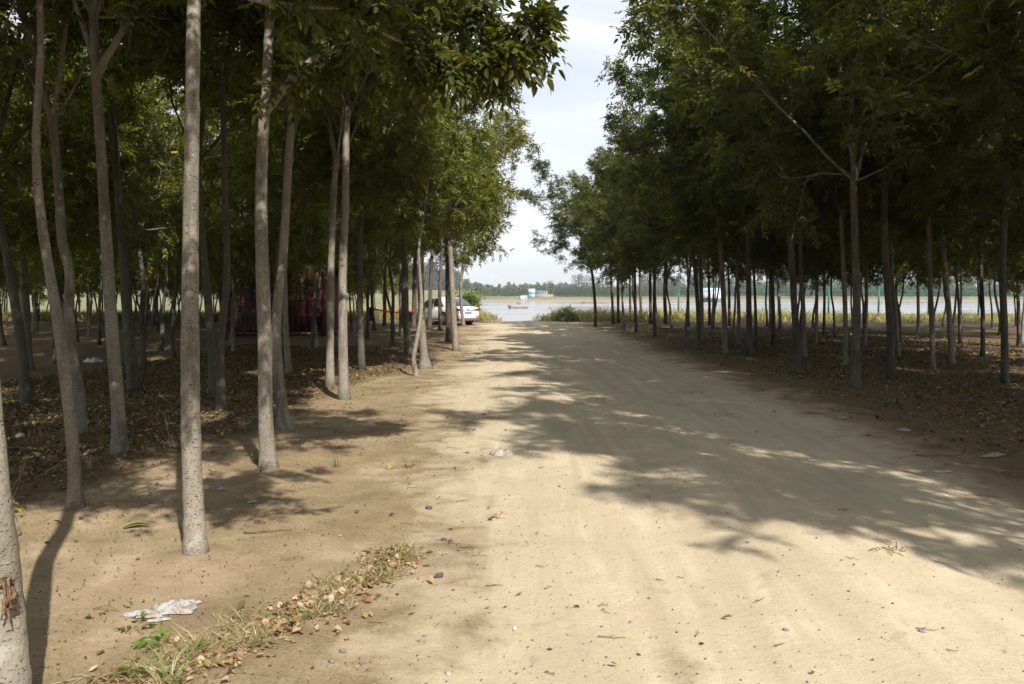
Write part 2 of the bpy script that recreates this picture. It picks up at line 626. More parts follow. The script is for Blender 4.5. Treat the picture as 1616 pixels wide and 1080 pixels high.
def crown_variant(seed, hd=False, nspray=2600, ls=.092, rad=1.0, zmin=-9.0, pale=False):
    """limbs and leaves of one tree above its fork (origin = fork)"""
    rs = np.random.RandomState(seed)
    mb = MB()
    P, D = [], []
    nl = rs.randint(5, 8)
    a0 = rs.rand() * 6.28
    limbs = []
    for i in range(nl):
        if i == 0:
            tilt, ln, r0 = .08, 5.4, .042
        else:
            tilt, ln, r0 = rs.uniform(.25, .72), rs.uniform(2.7, 4.3), rs.uniform(.017, .027)
        az = a0 + i * 2.399 + rs.normal(0, .25)
        d = np.array([math.sin(tilt) * math.cos(az), math.sin(tilt) * math.sin(az), math.cos(tilt)])
        st = np.array([0, 0, -.15 + (0 if i < 4 else rs.uniform(.2, 1.4))])
        limbs.append((grow(mb, None, st, d, ln, r0, .008, rs, 8, .3, .25 if i else .1, 6), ln))
    # a few long level boughs low down
    for i in range(4 if zmin < 0 else 0):
        az = a0 + 1 + i * 1.57 + rs.normal(0, .3)
        d = np.array([math.cos(az), math.sin(az), rs.uniform(-.22, .35)])
        limbs.append((grow(mb, None, (0, 0, rs.uniform(-.2, .8)), d, rs.uniform(1.3, 1.95) * rad, .016, .005, rs, 7, .35, .05, 5), 2.0))
    ends = []
    for pts, ln in limbs:
        ns = int(4 + ln * 2.6)
        for j in range(ns):
            u_ = rs.uniform(.22, 1.0)
            k = min(len(pts) - 2, int(u_ * (len(pts) - 1)))
            p = pts[k] + (pts[k + 1] - pts[k]) * rs.rand()
            ax = unit(pts[k + 1] - pts[k])
            d = rnd_unit(rs)
            d = unit(d - ax * np.dot(d, ax) + ax * .55 + np.array([0, 0, .12]))
            sec = grow(mb, None, p, d, rs.uniform(.55, 1.25) * (1.15 - .45 * u_) * rad, .008, .003, rs, 4, .4, .12, 4)
            ends.append((sec, u_))
            for q in range(rs.randint(2, 4)):
                kk = rs.randint(1, len(sec) - 1)
                d2 = unit(unit(sec[kk + 1] - sec[kk]) * .6 + rnd_unit(rs) * .8)
                tw = grow(mb, None, sec[kk], d2, rs.uniform(.25, .55), .0035, .0018, rs, 3, .4, .1, 3)
                ends.append((tw, u_))
    per = nspray / len(ends)
    for pts, u_ in ends:
        n = rs.poisson(per)
        for j in range(n):
            f_ = rs.uniform(.25, 1.05)
            x = f_ * (len(pts) - 1)
            k = min(int(x), len(pts) - 2)
            p = pts[k] + (pts[k + 1] - pts[k]) * (x - k)
            if p[2] < zmin + .7 * rs.rand(): continue
            ax = unit(pts[k + 1] - pts[k])
            d = unit(ax * .45 + rnd_unit(rs) * .85 + np.array([0, 0, .1]))
            P.append(p + rs.normal(0, .035, 3))
            D.append(d)
    V, Fc, C = sprays(np.array(P), np.array(D), rs, hd=hd, ls=ls, yellow=.005)
    br = mb.data('branches', True)
    br.materials.append(M['bark' if pale else 'bark_dark'])
    cr = np_mesh('crown', V, Fc, False, C)
    cr.materials.append(M['leaf'])
    return br, cr


VAR = [crown_variant(100 + i, True, 5400, .088, zmin=.6, pale=i == 1) for i in range(3)]          # high crowns with bare lower limbs
VAR += [crown_variant(110 + i, True, 4300, .088, pale=i == 1) for i in range(3)]                # full crowns, fine leaves
VAR += [crown_variant(120 + i, False, 3000, .096, pale=i % 2 == 0) for i in range(5)]           # the same for farther trees
HIGH, FULL, FARV = (0, 1, 2), (3, 4, 5), (6, 7, 8, 9, 10)

# trunks for the trees one cannot trace: gently bent, seven shapes, 1 m per unit of height scale
def trunk_mesh(path, radii, sides=12, seed=0, name='trunk', flare=.5, mat='bark'):
    rs = np.random.RandomState(seed)
    n = max(14, int(len(path) * 5))
    p = spline(path, n)
    h = p[:, 2] - p[0, 2]
    r = np.interp(np.linspace(0, 1, n), np.linspace(0, 1, len(radii)), radii)
    r = r * (1 + rs.normal(0, .025, n)) * (1 + flare * (.5 * np.exp(-np.maximum(h, 0) / .22) + .8 * np.exp(-np.maximum(h, 0) / .05)))
    p[0, 2] -= .08
    mb = MB()
    mb.tube(p, r, sides)
    me = mb.data(name, True)
    me.materials.append(M[mat])
    return me


GEN = []
for i in range(9):
    rs = np.random.RandomState(40 + i)
    hf = 3.1
    pts = [np.array([0, 0, 0.])]
    dx = rs.normal(0, .05, 2)
    for k in range(1, 6):
        dx = dx * .6 + rs.normal(0, .045, 2)
        pts.append(np.array([pts[-1][0] + dx[0], pts[-1][1] + dx[1], hf * k / 5]))
    pts = np.array(pts)
    GEN.append((trunk_mesh(pts, [.062, .055, .05, .046, .042, .038], 9, i, mat='bark_dark' if i % 3 else 'bark'), pts[-1]))

for br_, cr_ in VAR:
    a_ = np.empty(len(cr_.vertices) * 3, np.float32)
    cr_.vertices.foreach_get('co', a_)
    a_ = a_.reshape(-1, 3)
    print('CROWN', len(a_), np.percentile(np.hypot(a_[:, 0], a_[:, 1]), [50, 90, 98]).round(2), np.percentile(a_[:, 2], [1, 50, 99]).round(2))
TREES = []      # (x, y) of every tree


def put_crown(root, at, rs, s=1.0, v=None, toward=0.0, wide=1.0, light=False):
    br, cr = VAR[v if isinstance(v, int) else v[rs.randint(len(v))]]
    rz = rs.uniform(0, 6.28)
    sc = (s * wide * rs.uniform(.94, 1.06),) * 2 + (s * rs.uniform(.92, 1.1),)
    rot = (Matrix.Rotation(toward, 3, 'Y') @ Matrix.Rotation(rz, 3, 'Z')).to_euler()
    for nm, me in (('branches', br), ('crown', cr)):
        o = link(nm, me, root)
        o.location = at
        o.rotation_euler = rot
        o.scale = sc
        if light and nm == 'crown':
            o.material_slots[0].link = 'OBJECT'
            o.material_slots[0].material = M['leaf_sunlit_tint']


def traced_tree(path, w0, w1, label, group, mat='bark', top=None, s=1.0, v=None, seed=0, name='tree', crown=True, flare=.45, toward=0.0, wide=1.0):
    """path: photo pixels from the foot of a trunk upwards; w: trunk widths there in pixels"""
    rs = np.random.RandomState(900 + seed)
    b0 = G(*path[0])
    Y = b0[1]
    base = np.array([b0[0], Y, float(gh(b0[0], Y))])
    pts = [base]
    for i, q in enumerate(path[1:]):
        p = PY(q[0], q[1], Y + .07 * math.sin(i * 1.7 + seed) * min(1, i / 2))
        pts.append(p)
    hz = pts[-1][2]
    want = top if top is not None else max(hz, rs.uniform(3.2, 3.9) if base[0] > 0 or Y > 8.5 else 4.6)
    if hz < want - .2:
        d = pts[-1] - pts[-2]
        d = d / max(.3, d[2])
        d[:2] *= .4
        pts.append(pts[-1] + d * (want - hz))
    pts = np.array(pts) - base
    r0 = w0 * .5 * Y / F
    r1 = w1 * .5 * Y / F
    root = empty(name, base)
    tag(root, label, 'tree', group)
    link('trunk', trunk_mesh(pts, [r0, (r0 * .6 + r1 * .4), r1, r1 * .9], 14 if Y < 12 else 10, seed, mat=mat, flare=flare), root)
    edge = Y > 10 and -3.4 < base[0] < 6.4
    if v is None: v = (HIGH if base[0] < 0 and 8.5 < Y < 14.5 else FULL if Y < 24 else FARV)
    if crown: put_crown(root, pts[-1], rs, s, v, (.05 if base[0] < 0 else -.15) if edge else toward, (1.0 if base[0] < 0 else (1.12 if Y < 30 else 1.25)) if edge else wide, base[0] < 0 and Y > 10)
    TREES.append((base[0], Y))
    return root, base, pts


LG = 'trees of the wood with the red container'
RG = 'trees of the wood in front of the green fence'
# ---- traced trunks, wood with the red container
t0_, b0_, p0_ = traced_tree([(12, 1150), (14, 1080), (5, 940), (-14, 780), (-30, 600), (-44, 420), (-50, 200), (-50, -20)], 62, 46,
                            'grey tree with a torn bark wound on its trunk, closest to the camera', LG, seed=1, top=4.0, s=.92, v=4, toward=.04, wide=1.4)
t1_, b1_, p1_ = traced_tree([(309, 878), (305, 790), (301.5, 690), (300, 560), (300.5, 420), (302, 270), (304, 130), (306, 0), (309, -150)], 33, 21,
                            'pale straight tree standing forward on the sunlit soil, its thick trunk lit full length', LG, seed=2, top=5.1, s=.98, v=FULL, flare=.3)
traced_tree([(120, 812), (116, 720), (106, 620), (90, 500), (70, 380), (58, 270), (58, 190), (64, 90), (63, 20)], 20, 11,
            'slim grey tree leaning away from the track, its foot at the leaf litter edge', LG, seed=3, s=.95)
t3_, b3_, p3_ = traced_tree([(189, 722), (186, 640), (178, 540), (169, 400), (160, 250), (152, 130), (149, 60), (147, 0)], 22, 14,
                            'brown tree that forks high into two stout limbs, dappled with sun at its waist', LG, seed=4)
traced_tree([(127, 688), (125, 620), (114, 560), (109, 490), (110, 430), (98, 380), (93, 300), (86, 220), (82, 170)], 17, 14,
            'crooked tree with a kink at chest height, just behind the slim leaning one', LG, seed=5)
traced_tree([(212, 618), (206, 560), (197, 440), (188, 320), (180, 220), (174, 150)], 18, 11,
            'dark slender tree between the forked brown tree and the pale straight one, leaning a little', LG, 'bark_dark', seed=6)
traced_tree([(42, 640), (36, 560), (22, 470), (10, 400), (-4, 330), (-16, 250)], 16, 11,
            'dark leaning tree near the white round stone', LG, 'bark_dark', seed=7)
traced_tree([(45, 582), (41, 500), (36, 400), (33, 330), (32, 300)], 14, 10,
            'straight tree whose trunk splits into white bare forks, behind the dark leaning tree', LG, seed=8)
t7_, b7_, p7_ = traced_tree([(424, 745), (419, 660), (418, 540), (414, 420), (412, 300), (417, 180), (420, 150), (424, 60), (428, -20)], 24, 15,
                            'grey tree with one stout bough reaching out over the track', LG, seed=9, v=FULL, s=.9, top=4.7)
traced_tree([(450, 684), (445, 640), (437, 560), (438, 480), (447, 400), (455, 260), (460, 195)], 17, 13,
            'curving tree with a flared pale foot, right behind the bough-bearing grey tree', LG, seed=10, flare=.9, v=0, s=.9)
traced_tree([(350, 655), (347, 560), (350, 515), (358, 440), (356, 320), (353, 220), (350, 110)], 15, 9,
            'bent dark tree with a bow in its trunk at the height of the container', LG, 'bark_dark', seed=11)
traced_tree([(337, 630), (334, 560), (328, 470), (320, 380), (314, 300)], 14, 10,
            'dark thin tree half hidden behind the pale straight trunk', LG, 'bark_dark', seed=12)
traced_tree([(543, 632), (541, 540), (541, 420), (545, 320), (546, 215), (549, 170)], 16, 11,
            'straight tree at the sand edge, nearest the track of a pair', LG, seed=13, v=0, s=1.05)
traced_tree([(521, 612), (521, 520), (523, 400), (527, 300), (531, 245)], 13, 10,
            'straight tree with pale dapples, second of the pair at the sand edge', LG, seed=14, v=1)
traced_tree([(571, 586), (568, 480), (568, 390), (571, 320)], 11, 8, 'dark straight tree just beyond the pair at the sand edge', LG, 'bark_dark', seed=15)
traced_tree([(456, 590), (451, 520), (449, 440), (450, 380)], 10, 8, 'small tree seen between two curving trunks in front of the container', LG, seed=16)
traced_tree([(657, 594), (653, 565), (661, 520), (665, 480), (662, 425), (661, 390), (668, 340)], 8, 5,
            'thin crooked pale tree against a flared trunk by the track', LG, seed=17, s=.8)
traced_tree([(671, 581), (667, 530), (664, 460), (664, 390), (662, 320)], 12, 10, 'tree with a wide flared pale foot beside the thin crooked one', LG, seed=18, flare=1.2)
traced_tree([(720, 552), (716, 500), (713, 440), (710, 380)], 10, 8, 'pale leaning tree in front of the rear of the white car', LG, seed=19)
traced_tree([(645, 561), (640, 500), (639, 430), (638, 380)], 12, 10, 'dark thick tree before the red tape, on the track side', LG, 'bark_dark', seed=20)
traced_tree([(634, 530), (633, 470), (634, 430)], 8, 7, 'slim tree tight behind the dark thick one at the red tape', LG, seed=21)
traced_tree([(653, 519), (654, 470), (655, 420)], 8, 7, 'slim tree near the front end of the white car', LG, 'bark_dark', seed=22)
traced_tree([(678, 521), (679, 470), (681, 420), (683, 390)], 7, 6, 'dark tree before the front door of the white car', LG, 'bark_dark', seed=23)
traced_tree([(695, 522), (694, 470), (696, 420), (699, 390)], 6, 5.5, 'dark tree before the rear door of the white car', LG, 'bark_dark', seed=24)
traced_tree([(708, 540), (707, 480), (707, 430), (706, 380)], 9, 8, 'dark straight tree before the rear wheel of the white car', LG, 'bark_dark', seed=25)
traced_tree([(732, 515), (728, 485), (727, 450), (731, 420)], 5.5, 5, 'slim tree standing before the tail light of the white car', LG, seed=26)
traced_tree([(607, 515), (607, 470), (608, 430), (608, 400)], 5.5, 4.5, 'dark slim tree in front of the white sheet by the red tape', LG, 'bark_dark', seed=27)
traced_tree([(591, 521), (587, 470), (586, 420)], 5, 4, 'dark tree to which one end of the red tape is tied', LG, 'bark_dark', seed=28)
# ---- traced trunks, wood in front of the fence
traced_tree([(940, 516), (939, 480), (934, 429), (926, 404), (920, 385)], 5, 4, 'lone bowed tree at the river end of the fence-side wood, leaning over the track', RG, 'bark_dark', seed=40, s=.92, top=2.4, v=FULL)
for q in [([(968, 512), (965, 450), (962, 400)], 4.5, 'first slim tree behind the bowed one at the river end'),
          ([(976, 511), (975, 450), (974, 400)], 4.5, 'second slim tree behind the bowed one, nearly touching the first'),
          ([(995, 506), (994, 450), (994, 400)], 4, 'thin straight tree with grass bank right behind it, at the river end'),
          ([(1003, 511), (1002, 450), (1001, 400)], 5, 'straight dark tree in a tight trio at the river end'),
          ([(1012, 506), (1010, 450), (1009, 400)], 4.5, 'slightly leaning tree in a tight trio at the river end'),
          ([(1027, 511), (1026, 450), (1025, 390)], 5, 'upright tree beside the tight trio, on its fence side'),
          ([(1037, 521), (1033, 470), (1033, 390)], 6, 'trunk with a paler flank just off the track near the river end'),
          ([(1051, 511), (1049, 460), (1052, 400)], 6, 'dark upright tree between the paler flank trunk and the first green post')]:
    traced_tree(q[0], q[1], q[1] * .85, q[2], RG, 'bark_dark', seed=int(q[0][0][0]), s=.95, top=2.5, v=FULL)
for q in [([(1086, 515), (1086, 450), (1084, 390)], 5, 'dark tree right beside the first green fence post'),
          ([(1103, 553), (1102, 500), (1097, 430), (1089, 370)], 8, 'leaning tree just before the picture board'),
          ([(1107, 540), (1107, 470), (1104, 400), (1100, 350)], 8, 'stout pale-flanked tree covering one edge of the picture board'),
          ([(1120, 514), (1119, 460), (1117, 390)], 5.5, 'dark trunk crossing the middle of the picture board'),
          ([(1144, 560), (1143, 500), (1139, 420), (1134, 340), (1131, 280)], 10, 'tall bare-stemmed tree beside the picture board, its upper trunk pale'),
          ([(1151, 515), (1151, 470), (1149, 420)], 5, 'forked tree beside the second green fence post'),
          ([(1164, 546), (1166, 500), (1163, 420), (1160, 370)], 7, 'slightly bowed tree past the second green post'),
          ([(1183, 563), (1182, 500), (1181, 420), (1180, 350)], 11, 'dappled stout tree at the track side, before the third green post'),
          ([(1193, 548), (1192, 480), (1188, 400)], 6, 'dark tree nearly touching the dappled stout one'),
          ([(1217, 518), (1216, 460), (1215, 410)], 7, 'dark tree half behind a pale-flanked trunk near the third post'),
          ([(1221, 546), (1220, 480), (1217, 400)], 7.5, 'pale-flanked trunk before the third green post'),
          ([(1232, 520), (1228, 450), (1227, 400)], 6, 'black silhouette trunk right behind the third green post'),
          ([(1258, 594), (1257, 540), (1252, 460), (1248, 380), (1244, 300), (1238, 240)], 13, 'thick grey tree at the track edge behind the front fence-side tree'),
          ([(1269, 564), (1268, 500), (1264, 420)], 9, 'dark tree close behind the thick grey one'),
          ([(1287, 542), (1289, 480), (1288, 410)], 6, 'pale-flanked slim tree between the third and fourth posts'),
          ([(1300, 529), (1301, 470), (1300, 420)], 5, 'slim dark tree before the fourth green post'),
          ([(1334, 576), (1334, 500), (1331, 420), (1328, 360)], 9, 'straight dark tree next to the front trunk of the fence-side wood'),
          ([(1350, 617), (1350, 560), (1352, 480), (1350, 400), (1347, 300)], 16, 'front tree of the fence-side wood, thick trunk nearest the camera'),
          ([(1364, 546), (1367, 480), (1368, 420)], 7, 'dark tree just behind the front one on its fence side'),
          ([(1405, 602), (1405, 520), (1400, 440), (1396, 360), (1397, 280), (1396, 200)], 14, 'tall stout tree with a sunlit patch low on its trunk'),
          ([(1417, 563), (1414, 500), (1408, 440)], 8, 'dark tree in the shadow of the tall stout one'),
          ([(1449, 532), (1449, 480), (1448, 420)], 6, 'dark straight tree halfway between two stout trunks'),
          ([(1472, 585), (1471, 520), (1468, 450), (1466, 380)], 10, 'curving dark tree beside the doubled green posts'),
          ([(1502, 576), (1498, 500), (1492, 430), (1486, 360), (1480, 310)], 10, 'leaning tree with a bright foot in a patch of sun'),
          ([(1515, 543), (1513, 480), (1506, 410), (1500, 390)], 5, 'thin wavy tree in front of the doubled green posts'),
          ([(1551, 563), (1551, 500), (1548, 430), (1546, 370)], 8, 'pale-footed straight tree near the end of the visible fence'),
          ([(1586, 604), (1585, 520), (1582, 430), (1585, 340), (1588, 260), (1590, 160)], 13, 'tall dark tree, outermost big trunk of the fence-side wood'),
          ([(1608, 547), (1607, 480), (1604, 400)], 7, 'grey straight tree at the very edge beyond the tall dark one')]:
    Yd = G(*q[0][0])[1]
    traced_tree(q[0], q[1] * .86, q[1] * .68, q[2], RG, 'bark_dark' if (q[0][0][0] * 7) % 5 < 3 else 'bark', seed=int(q[0][0][0]), top=None if Yd < 24 else 3.0, s=1.1 if Yd < 24 else .98)

# ---- stout bough pieces traced from the photo
def bough(root, base, pts_px, r0, r1, rs_seed, nspray, name='bough', leaf=True, spread=.5, dark=False):
    rs = np.random.RandomState(rs_seed)
    pts = np.array([PY(px, py, Y) for px, py, Y in pts_px]) - base
    p = spline(pts, 18)
    mb = MB()
    mb.tube(p, np.linspace(r0, r1, 18), 8)
    P, D = [], []
    if nspray:
        for j in range(int(nspray / 9)):
            k = rs.randint(4, 17)
            d = unit(unit(p[k] - p[k - 1]) * .5 + rnd_unit(rs) * .8 + np.array([0, 0, -.05]))
            tw = grow(mb, None, p[k], d, rs.uniform(.25, 1.0) * spread, .005, .0018, rs, 4, .5, -.1, 4)
            for q in range(9):
                kk = rs.randint(0, 4)
                P.append(tw[kk] + (tw[kk + 1] - tw[kk]) * rs.rand())
                D.append(unit(unit(tw[kk + 1] - tw[kk]) * .6 + rnd_unit(rs) * .8))
        for q in range(6):
            P.append(p[-1])
            D.append(unit(unit(p[-1] - p[-2]) + rnd_unit(rs) * .8))
    o = link(name, mb.data(name, True), root, M['bark'])
    if P:
        V, Fc, C = sprays(np.array(P), np.array(D), rs, L=.18, ls=.088, hd=True, droop=.35, yellow=.006)
        link('foliage', np_mesh('foliage', V, Fc, False, C), root, M['leaf'])
    return o


Y7 = b7_[1]
bough(t7_, b7_, [(419, 175, Y7), (450, 138, Y7 - .05), (500, 92, Y7 - .1), (548, 70, Y7 - .2), (590, 30, Y7 - .3), (630, -30, Y7 - .4)], .045, .03, 5, 170, spread=.4)
bough(t7_, b7_, [(422, 170, Y7 + .02), (446, 122, Y7 + .2), (492, 84, Y7 + .5), (560, 40, Y7 + .9), (620, -10, Y7 + 1.1)], .03, .02, 6, 150, spread=.4)
Y1 = b1_[1]
bough(t1_, b1_, [(306, -60, Y1), (380, -8, Y1 + .3), (450, 8, Y1 + .5), (540, 12, Y1 + .8), (640, 16, Y1 + 1.0), (730, 16, Y1 + 1.2), (735, 0, Y1 + 1.3), (760, -20, Y1 + 1.3)], .022, .008, 7, 240, spread=.3)
bough(t1_, b1_, [(548, 16, Y1 + .8), (600, 50, Y1 + .9), (655, 76, Y1 + 1.0), (715, 94, Y1 + 1.15), (765, 96, Y1 + 1.2), (800, 74, Y1 + 1.25), (832, 40, Y1 + 1.25), (850, 22, Y1 + 1.25)], .013, .003, 8, 360, spread=.27)
# forked limbs of the brown tree
for i, pl in enumerate([[(152, 125), (165, 95), (180, 72), (200, 35), (222, -10)], [(150, 100), (134, 50), (120, 10), (108, -30)]]):
    bough(t3_, b3_, [(x, y, b3_[1] - .05 + .1 * i) for x, y in pl], .04 - .008 * i, .022, 20 + i, 0, name='limb')
# the torn bark wound of the closest tree
mb = MB()
cw = PY(16, 935, b0_[1] - .07) - b0_
rs = np.random.RandomState(3)
ring = []
for k in range(14):
    a = 6.283 * k / 14
    ring.append(cw + np.array([math.cos(a) * .020 * (1 + .3 * rs.rand()), -.006 * rs.rand(), math.sin(a) * .055 * (1 + .3 * rs.rand())]))
mb.add(ring + [cw + np.array([0, .012, 0])], [(k, (k + 1) % 14, 14) for k in range(14)])
for k in range(9):
    a = 6.283 * k / 9
    p = cw + np.array([math.cos(a) * .022, -.004, math.sin(a) * .058])
    mb.tube([p, p + np.array([rs.normal(0, .008), -.012, rs.normal(0, .02)]), p + np.array([rs.normal(0, .01), -.012, rs.normal(-.01, .035)])], [.008, .006, .002], 5)
mb.build('bark_wound', simple_mat('torn_bark', (.16, .10, .06), .9, .1, var=.5, scale=60, bump=.01), t0_, True)

# ---- the remaining trees of both woods
def far_enough(x, y, dmin):
    return all((x - a) ** 2 + (y - c) ** 2 > dmin * dmin for a, c in TREES)


CONT_C = np.array([-9.0, 31.6])       # the red container
rsT = np.random.RandomState(5)


def generic_tree(x, y, label, group, s=1.0, hs=1.0, wr=1.0, toward=0.0):
    root = empty('tree', (x, y, float(gh(x, y))))
    tag(root, label, 'tree', group)
    me, tip = GEN[rsT.randint(len(GEN))]
    o = link('trunk', me, root)
    rz = rsT.uniform(0, 6.28)
    o.rotation_euler = (0, 0, rz)
    o.scale = (wr, wr, hs)
    c, s_ = math.cos(rz), math.sin(rz)
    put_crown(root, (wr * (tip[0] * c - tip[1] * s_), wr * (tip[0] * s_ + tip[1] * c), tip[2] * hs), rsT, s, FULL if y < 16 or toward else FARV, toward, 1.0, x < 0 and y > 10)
    TREES.append((x, y))


n_fill = 0
for x, y in [(5.7, 26.2), (5.4, 30.0), (5.2, 33.4), (5.3, 37.6)]:
    generic_tree(x, y, 'slim dark tree in the track-side row of the wood before the green fence', RG + ', track-side row', s=1.02, hs=.95, wr=.95, toward=-.13)
for iy, yy in enumerate(np.arange(14.5, 60, 2.6)):
    for ix, xx in enumerate(np.arange(-3.6, -42, -2.45)):
        x = xx + rsT.normal(0, .3) + (.8 if iy % 2 else 0)
        y = yy + rsT.normal(0, .3)
        if x > -2.6: continue
        if abs(x) > .66 * y + 1.5: continue
        if abs(x - CONT_C[0]) < 3.2 and abs(y - CONT_C[1]) < 2.2: continue
        if y > 38 and x > -7.5: continue
        if 655 < 808 + x / y * F < 860: continue
        if not far_enough(x, y, 1.75): continue
        generic_tree(x, y, 'slender shaded tree deep in the wood around the red container', LG + ', inside', s=rsT.uniform(.88, 1.08), hs=rsT.uniform(.72, 1.0), wr=rsT.uniform(.7, 1.1))
        n_fill += 1
for k in range(16):
    for t_ in range(60):
        y = rsT.uniform(34, 58)
        x = -rsT.uniform(.12, .62) * y
        if far_enough(x, y, 1.2) and not (abs(x - CONT_C[0]) < 3.2 and abs(y - CONT_C[1]) < 2.4) and not (y > 38 and x > -7.5): break
    generic_tree(x, y, 'slender shaded tree deep in the wood around the red container', LG + ', inside', s=.85, hs=.8, wr=.8)
for iy, yy in enumerate(np.arange(15, 41.5, 2.3)):
    for ix, xx in enumerate(np.arange(7.8, 34, 2.1)):
        x = xx + rsT.normal(0, .3) + (.8 if iy % 2 else 0)
        y = yy + rsT.normal(0, .3)
        if x > .66 * y + 2.0 or x < .43 * (y - 15) * 0 + 6.6: continue
        if not far_enough(x, y, 1.6): continue
        generic_tree(x, y, 'slender shaded tree inside the wood before the green fence', RG + ', inside', s=rsT.uniform(.85, 1.02) * (.86 if y > 32 else 1), hs=rsT.uniform(.78, 1.0), wr=rsT.uniform(.65, 1.0))
        n_fill += 1
# trees beside and behind the viewpoint: their crowns shade the track
for x, y in [(6.2, 1.0), (5.35, 3.7), (5.5, 6.2), (6.5, 8.6), (8.6, 5.0), (8.7, 7.6), (8.9, 10.2), (8.9, 2.3), (11.2, 11.8), (11.4, 8.6), (11.2, 5.4), (11.3, 2.4), (13.4, 13.6), (-7.2, 5.8), (-8.6, 8.6), (-9.8, 11.2), (-6.8, 2.6), (-9.2, 4.6), (-12, 13.0), (-4.6, 2.2), (-2.2, .6)]:
    generic_tree(x + rsT.normal(0, .15), y + rsT.normal(0, .15), 'slender tree beside the viewpoint whose crown shades the near track', 'trees beside the viewpoint', s=.86 if x == -2.2 else .9 if x < 0 else 1.25, hs=1.32 if x > -3 else 1.0, wr=1.1)
print('TREES', len(TREES), 'fill', n_fill)

# ------------------------------------------------------------------ leaf litter, grass
def litter(n, region, seed, palette, size=(.045, .085), name='leaf_litter', y_pow=1.0):
    rs = np.random.RandomState(seed)
    pts = []
    while len(pts) < n:
        q = region(rs, n)
        pts.extend(q.tolist())
    P = np.array(pts[:n])
    z = gh(P[:, 0], P[:, 1])
    a = rs.uniform(0, 6.283, n)
    ln = rs.uniform(*size, n)[:, None]
    wd = ln * rs.uniform(.22, .42, n)[:, None]
    tilt = rs.normal(0, .35, n)
    d = np.stack([np.cos(a) * np.cos(tilt), np.sin(a) * np.cos(tilt), np.sin(tilt)], -1)
    sd_ = np.stack([-np.sin(a), np.cos(a), rs.normal(0, .25, n)], -1)
    up = np.array([0, 0, 1.])
    c = np.stack([P[:, 0], P[:, 1], z + .008 + np.abs(np.sin(tilt)) * ln[:, 0] * .5], -1)
    curl = rs.uniform(-.05, .32, n)[:, None] * ln
    v = np.stack([c - d * ln * .5, c - d * ln * .15 + sd_ * wd + up * curl, c + d * ln * .22 + sd_ * wd * .8 + up * curl, c + d * ln * .5 + up * curl * .6,
                  c + d * ln * .22 - sd_ * wd * .8 + up * curl, c - d * ln * .15 - sd_ * wd + up * curl], 1).reshape(-1, 3)
    b0 = (np.arange(n) * 6)[:, None]
    f = np.concatenate([b0 + np.array([[0, 1, 2, 3]]), b0 + np.array([[0, 3, 4, 5]])])
    pal = np.array([p[:3] for p in palette])
    wts = np.array([p[3] for p in palette])
    k = rs.choice(len(pal), n, p=wts / wts.sum())
    col = pal[k] * rs.uniform(.65, 1.3, (n, 1))
    return v, f, np.repeat(col, 6, 0)


PAL = [(.155, .112, .052, 4), (.25, .18, .075, 2.6), (.09, .064, .036, 4), (.34, .25, .055, 1.2), (.16, .19, .04, 1.6), (.33, .26, .17, 1.5), (.20, .115, .05, .8)]


def reg_left(rs, n):
    y = 3.0 + 22 * rs.rand(n) ** 1.7
    edge = np.interp(y, *LEFT_LIT)
    x = edge + .9 - np.abs(rs.normal(0, 1, n)) * 0 - rs.rand(n) ** 1.0 * 7.5
    dd = edge - x
    keep = rs.rand(n) < np.clip(.10 + dd * .55, .02, 1) * (.35 + .65 * (np.sin(x * 2.1 + y) * np.sin(y * 1.7 - x) > -.25))
    keep &= x > -.68 * y - 1
    return np.stack([x, y], -1)[keep]


def reg_right(rs, n):
    y = 8 + 30 * rs.rand(n) ** 1.4
    edge = np.interp(y, *RIGHT_LIT)
    x = edge - .7 + rs.rand(n) * 12
    dd = x - edge
    keep = (rs.rand(n) < np.clip(.12 + dd * .4, .03, 1)) & (x < .68 * y + 1)
    return np.stack([x, y], -1)[keep]


def reg_track(rs, n):
    y = 3 + 20 * rs.rand(n) ** 1.6
    x = rs.uniform(-2.6, 5.2, n)
    keep = (np.abs(x) < .66 * y + .2) & (rs.rand(n) < np.where(x < .2, .8, .3))
    return np.stack([x, y], -1)[keep]


def verge_axis(t):
    pa = G(200, 1090)[:2]
    pb = G(420, 1000)[:2]
    pc = G(560, 925)[:2]
    pd = G(640, 860)[:2]
    return spline([pa, pb, pc, pd], 40)[np.clip((t * 39).astype(int), 0, 39)]


def reg_verge(rs, n):
    t = rs.rand(n)
    p = verge_axis(t) + rs.normal(0, 1, (n, 2)) * (np.array([[.22, .13]]) * (1.3 - .8 * t[:, None])) * rs.rand(n, 1)
    return p


def reg_soil(rs, n):
    y = 3 + 13 * rs.rand(n) ** 1.8
    x = np.interp(y, *LEFT_LIT) - .4 + np.abs(rs.normal(0, 1.5, n))
    keep = (x > -.66 * y - .2) & (x < .9)
    return np.stack([x, y], -1)[keep]


def reg_road(rs, n):
    y = 3 + 16 * rs.rand(n) ** 1.8
    x = rs.uniform(-.5, 5.0, n)
    return np.stack([x, y], -1)[(x < .66 * y + .2)]


